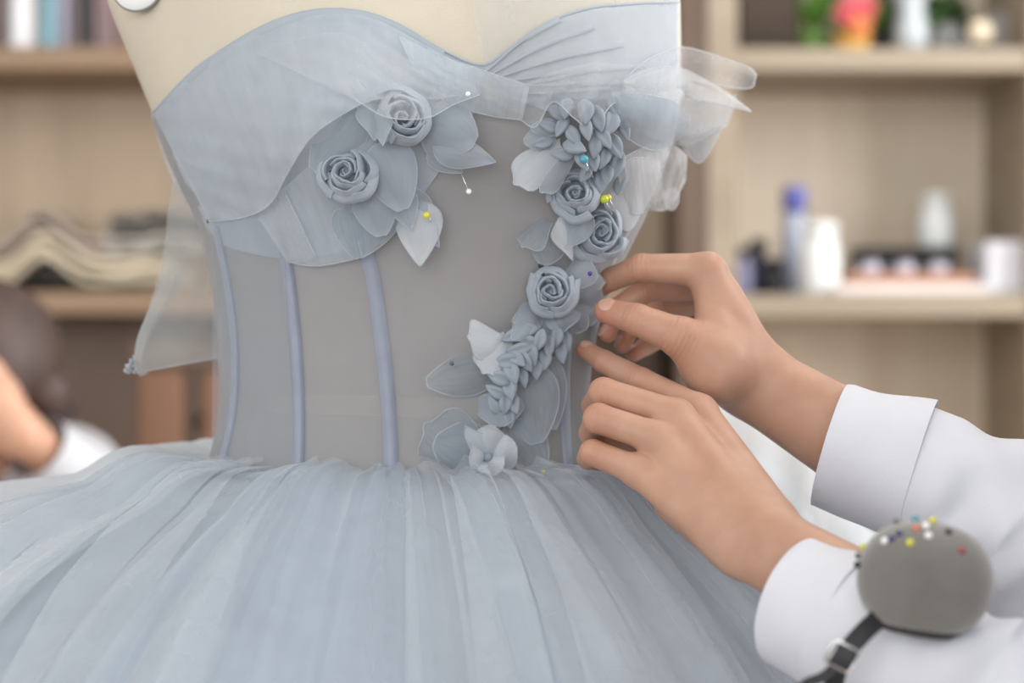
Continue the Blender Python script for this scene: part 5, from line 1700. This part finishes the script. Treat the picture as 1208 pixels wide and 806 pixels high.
MB().ball(sp(576, 539, 0.017), 0.0032, 10, 8).build('heart', M['bud'], a)


# ---- sprays of folded chiffon buds
def bud_mesh(L, W):
    nu, nv = 20, 10
    u = np.linspace(0, 2 * PI, nu + 1)[:, None]; v = np.linspace(0, 1, nv)[None, :]
    w = W / 2 * np.sin(np.clip(v, 0.02, 0.99) ** 0.85 * PI) ** 0.75
    grv = 1 - 0.75 * np.exp(-((np.angle(np.exp(1j * (u - PI / 2 - 0.5 * (v - 0.5))))) / 0.42) ** 2) * np.sin(PI * v) ** 0.6
    X = w * np.cos(u); Z = w * 0.75 * np.sin(u) * grv + 0.12 * L * np.sin(PI * v)
    Y = L * v + 0 * u
    return MB().grid(np.stack([X, Y, Z], -1)).mesh('bud')


BUDM = []
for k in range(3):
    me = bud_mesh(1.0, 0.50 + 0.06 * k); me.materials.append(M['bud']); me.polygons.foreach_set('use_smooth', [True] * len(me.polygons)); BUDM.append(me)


def bud_spray(label, o, buds, stem):
    t = empty('bud_spray', tuple(sp(o[0], o[1], 0.006)), label, 'flower', None)
    for i, (bx, by, ang, L, lift) in enumerate(buds):
        p = sp(bx, by, lift / 1000.0)
        Lw = PX(L * 1.12, p[1])
        y = np.array([math.cos(ang), -0.25 + 0.2 * math.sin(i * 2.1), -math.sin(ang)]); y /= np.linalg.norm(y)
        n = np.array([0.25 * math.sin(i * 1.7), -1.0, 0.2 * math.cos(i * 2.3)]); n -= y * (n @ y); n /= np.linalg.norm(n)
        x = np.cross(y, n)
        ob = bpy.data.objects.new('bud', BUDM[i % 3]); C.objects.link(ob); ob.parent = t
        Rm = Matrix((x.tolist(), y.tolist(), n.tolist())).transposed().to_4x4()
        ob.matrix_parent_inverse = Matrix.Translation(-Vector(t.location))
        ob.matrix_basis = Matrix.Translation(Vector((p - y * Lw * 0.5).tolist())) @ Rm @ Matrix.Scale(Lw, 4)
    c = catmull(np.array(stem, float), 20)
    MB().tube(sp(c[:, 0], c[:, 1], 0.006), 0.0016, 6).build('stem', M['bud'], t)
    return t


D = math.radians
up_b = [(648, 150, D(200), 26, 14), (640, 168, D(170), 24, 14), (668, 128, D(100), 26, 14), (663, 150, D(120), 26, 16), (676, 160, D(60), 26, 20), (690, 132, D(90), 30, 20), (692, 152, D(80), 28, 24),
        (706, 140, D(75), 30, 20), (719, 146, D(110), 32, 20), (712, 162, D(60), 30, 24), (703, 172, D(100), 28, 24), (678, 174, D(20), 28, 24), (686, 190, D(60), 26, 26), (664, 182, D(185), 26, 18),
        (700, 190, D(80), 26, 24), (712, 186, D(110), 28, 22), (724, 172, D(60), 32, 20), (716, 206, D(95), 26, 20), (728, 196, D(110), 34, 18), (708, 214, D(85), 26, 20), (690, 205, D(120), 22, 18), (732, 214, D(105), 32, 14), (657, 134, D(45), 24, 12), (724, 128, D(80), 26, 14), (736, 152, D(70), 28, 14)]
bud_spray('thick spray of folded buds around the teal pin under the right ruffle', (692, 165), up_b, [(690, 125), (698, 160), (708, 195), (716, 222)])
lo_b = [(668, 402, D(-75), 26, 16), (656, 398, D(-100), 26, 18), (662, 416, D(-80), 26, 16), (648, 410, D(-95), 26, 20), (636, 402, D(-110), 26, 22), (642, 424, D(-90), 26, 18), (628, 418, D(-80), 28, 22), (620, 426, D(-60), 26, 24),
        (632, 436, D(-85), 24, 18), (612, 412, D(190), 28, 20), (598, 426, D(182), 32, 20), (604, 440, D(-70), 28, 24), (616, 444, D(-75), 26, 20), (590, 446, D(160), 30, 20), (602, 458, D(-80), 28, 22), (586, 462, D(150), 28, 18), (596, 474, D(-95), 28, 18),
        (606, 476, D(-70), 26, 18), (584, 478, D(120), 26, 14), (600, 492, D(-80), 26, 14), (624, 404, D(150), 26, 18), (606, 396, D(200), 30, 16), (652, 384, D(-50), 24, 14), (610, 424, D(-40), 24, 24), (590, 496, D(-110), 24, 10), (620, 390, D(190), 28, 14)]
lo_b = [(a_, b_, -c_, d_, e_) for a_, b_, c_, d_, e_ in lo_b]
bud_spray('diagonal spray of folded buds from the thumb rose down to the blossom', (620, 440), lo_b, [(666, 396), (630, 420), (604, 450), (596, 500)])


# ------------------------------------------------------------------ pins stuck in the gown
def gown_pin(label, px, py, off, col, r, d=(0.25, 0.9, -0.35), ln=0.02):
    c = sp(px, py, off)
    return pin(label, c, d, COL[col], r, ln, 'pins in the gown')


gown_pin('teal headed pin in the upper bud spray', 689, 188, 0.038, 'teal', 0.0030, ln=0.03)
gown_pin('yellow green headed pin right of the rose under the bud spray', 713, 235, 0.030, 'lime', 0.0030, ln=0.03)
gown_pin('smaller yellow headed pin touching the yellow green one beside the rose', 718, 233, 0.027, 'yellow', 0.0021, ln=0.025)
gown_pin('yellow headed pin in the petals of the left cluster', 503, 254, 0.024, 'yellow', 0.0023)
gown_pin('white headed pin with bare shaft sticking out of left cluster', 553, 226, 0.018, 'white', 0.0019, d=(-0.35, 0.35, 0.85), ln=0.016)
gown_pin('tiny white headed pin holding the drape near the centre front', 552, 111, 0.017, 'white', 0.0017)
gown_pin('black headed pin in the corset just above the thumb rose', 638, 314, 0.006, 'black', 0.0017)
gown_pin('purple headed pin beside the pinching forefinger tip', 696, 323, 0.030, 'purple', 0.0016)
gown_pin('small dark headed pin in the sheer leaf left of the buds', 533, 429, 0.016, 'slate', 0.0015)
gown_pin('small yellow headed pin in the skirt gathers below the hand', 641, 556, 0.016, 'yellow', 0.0014)
gown_pin('slate headed pin at the left side where the drape ends', 246, 261, 0.004, 'slate', 0.0016)
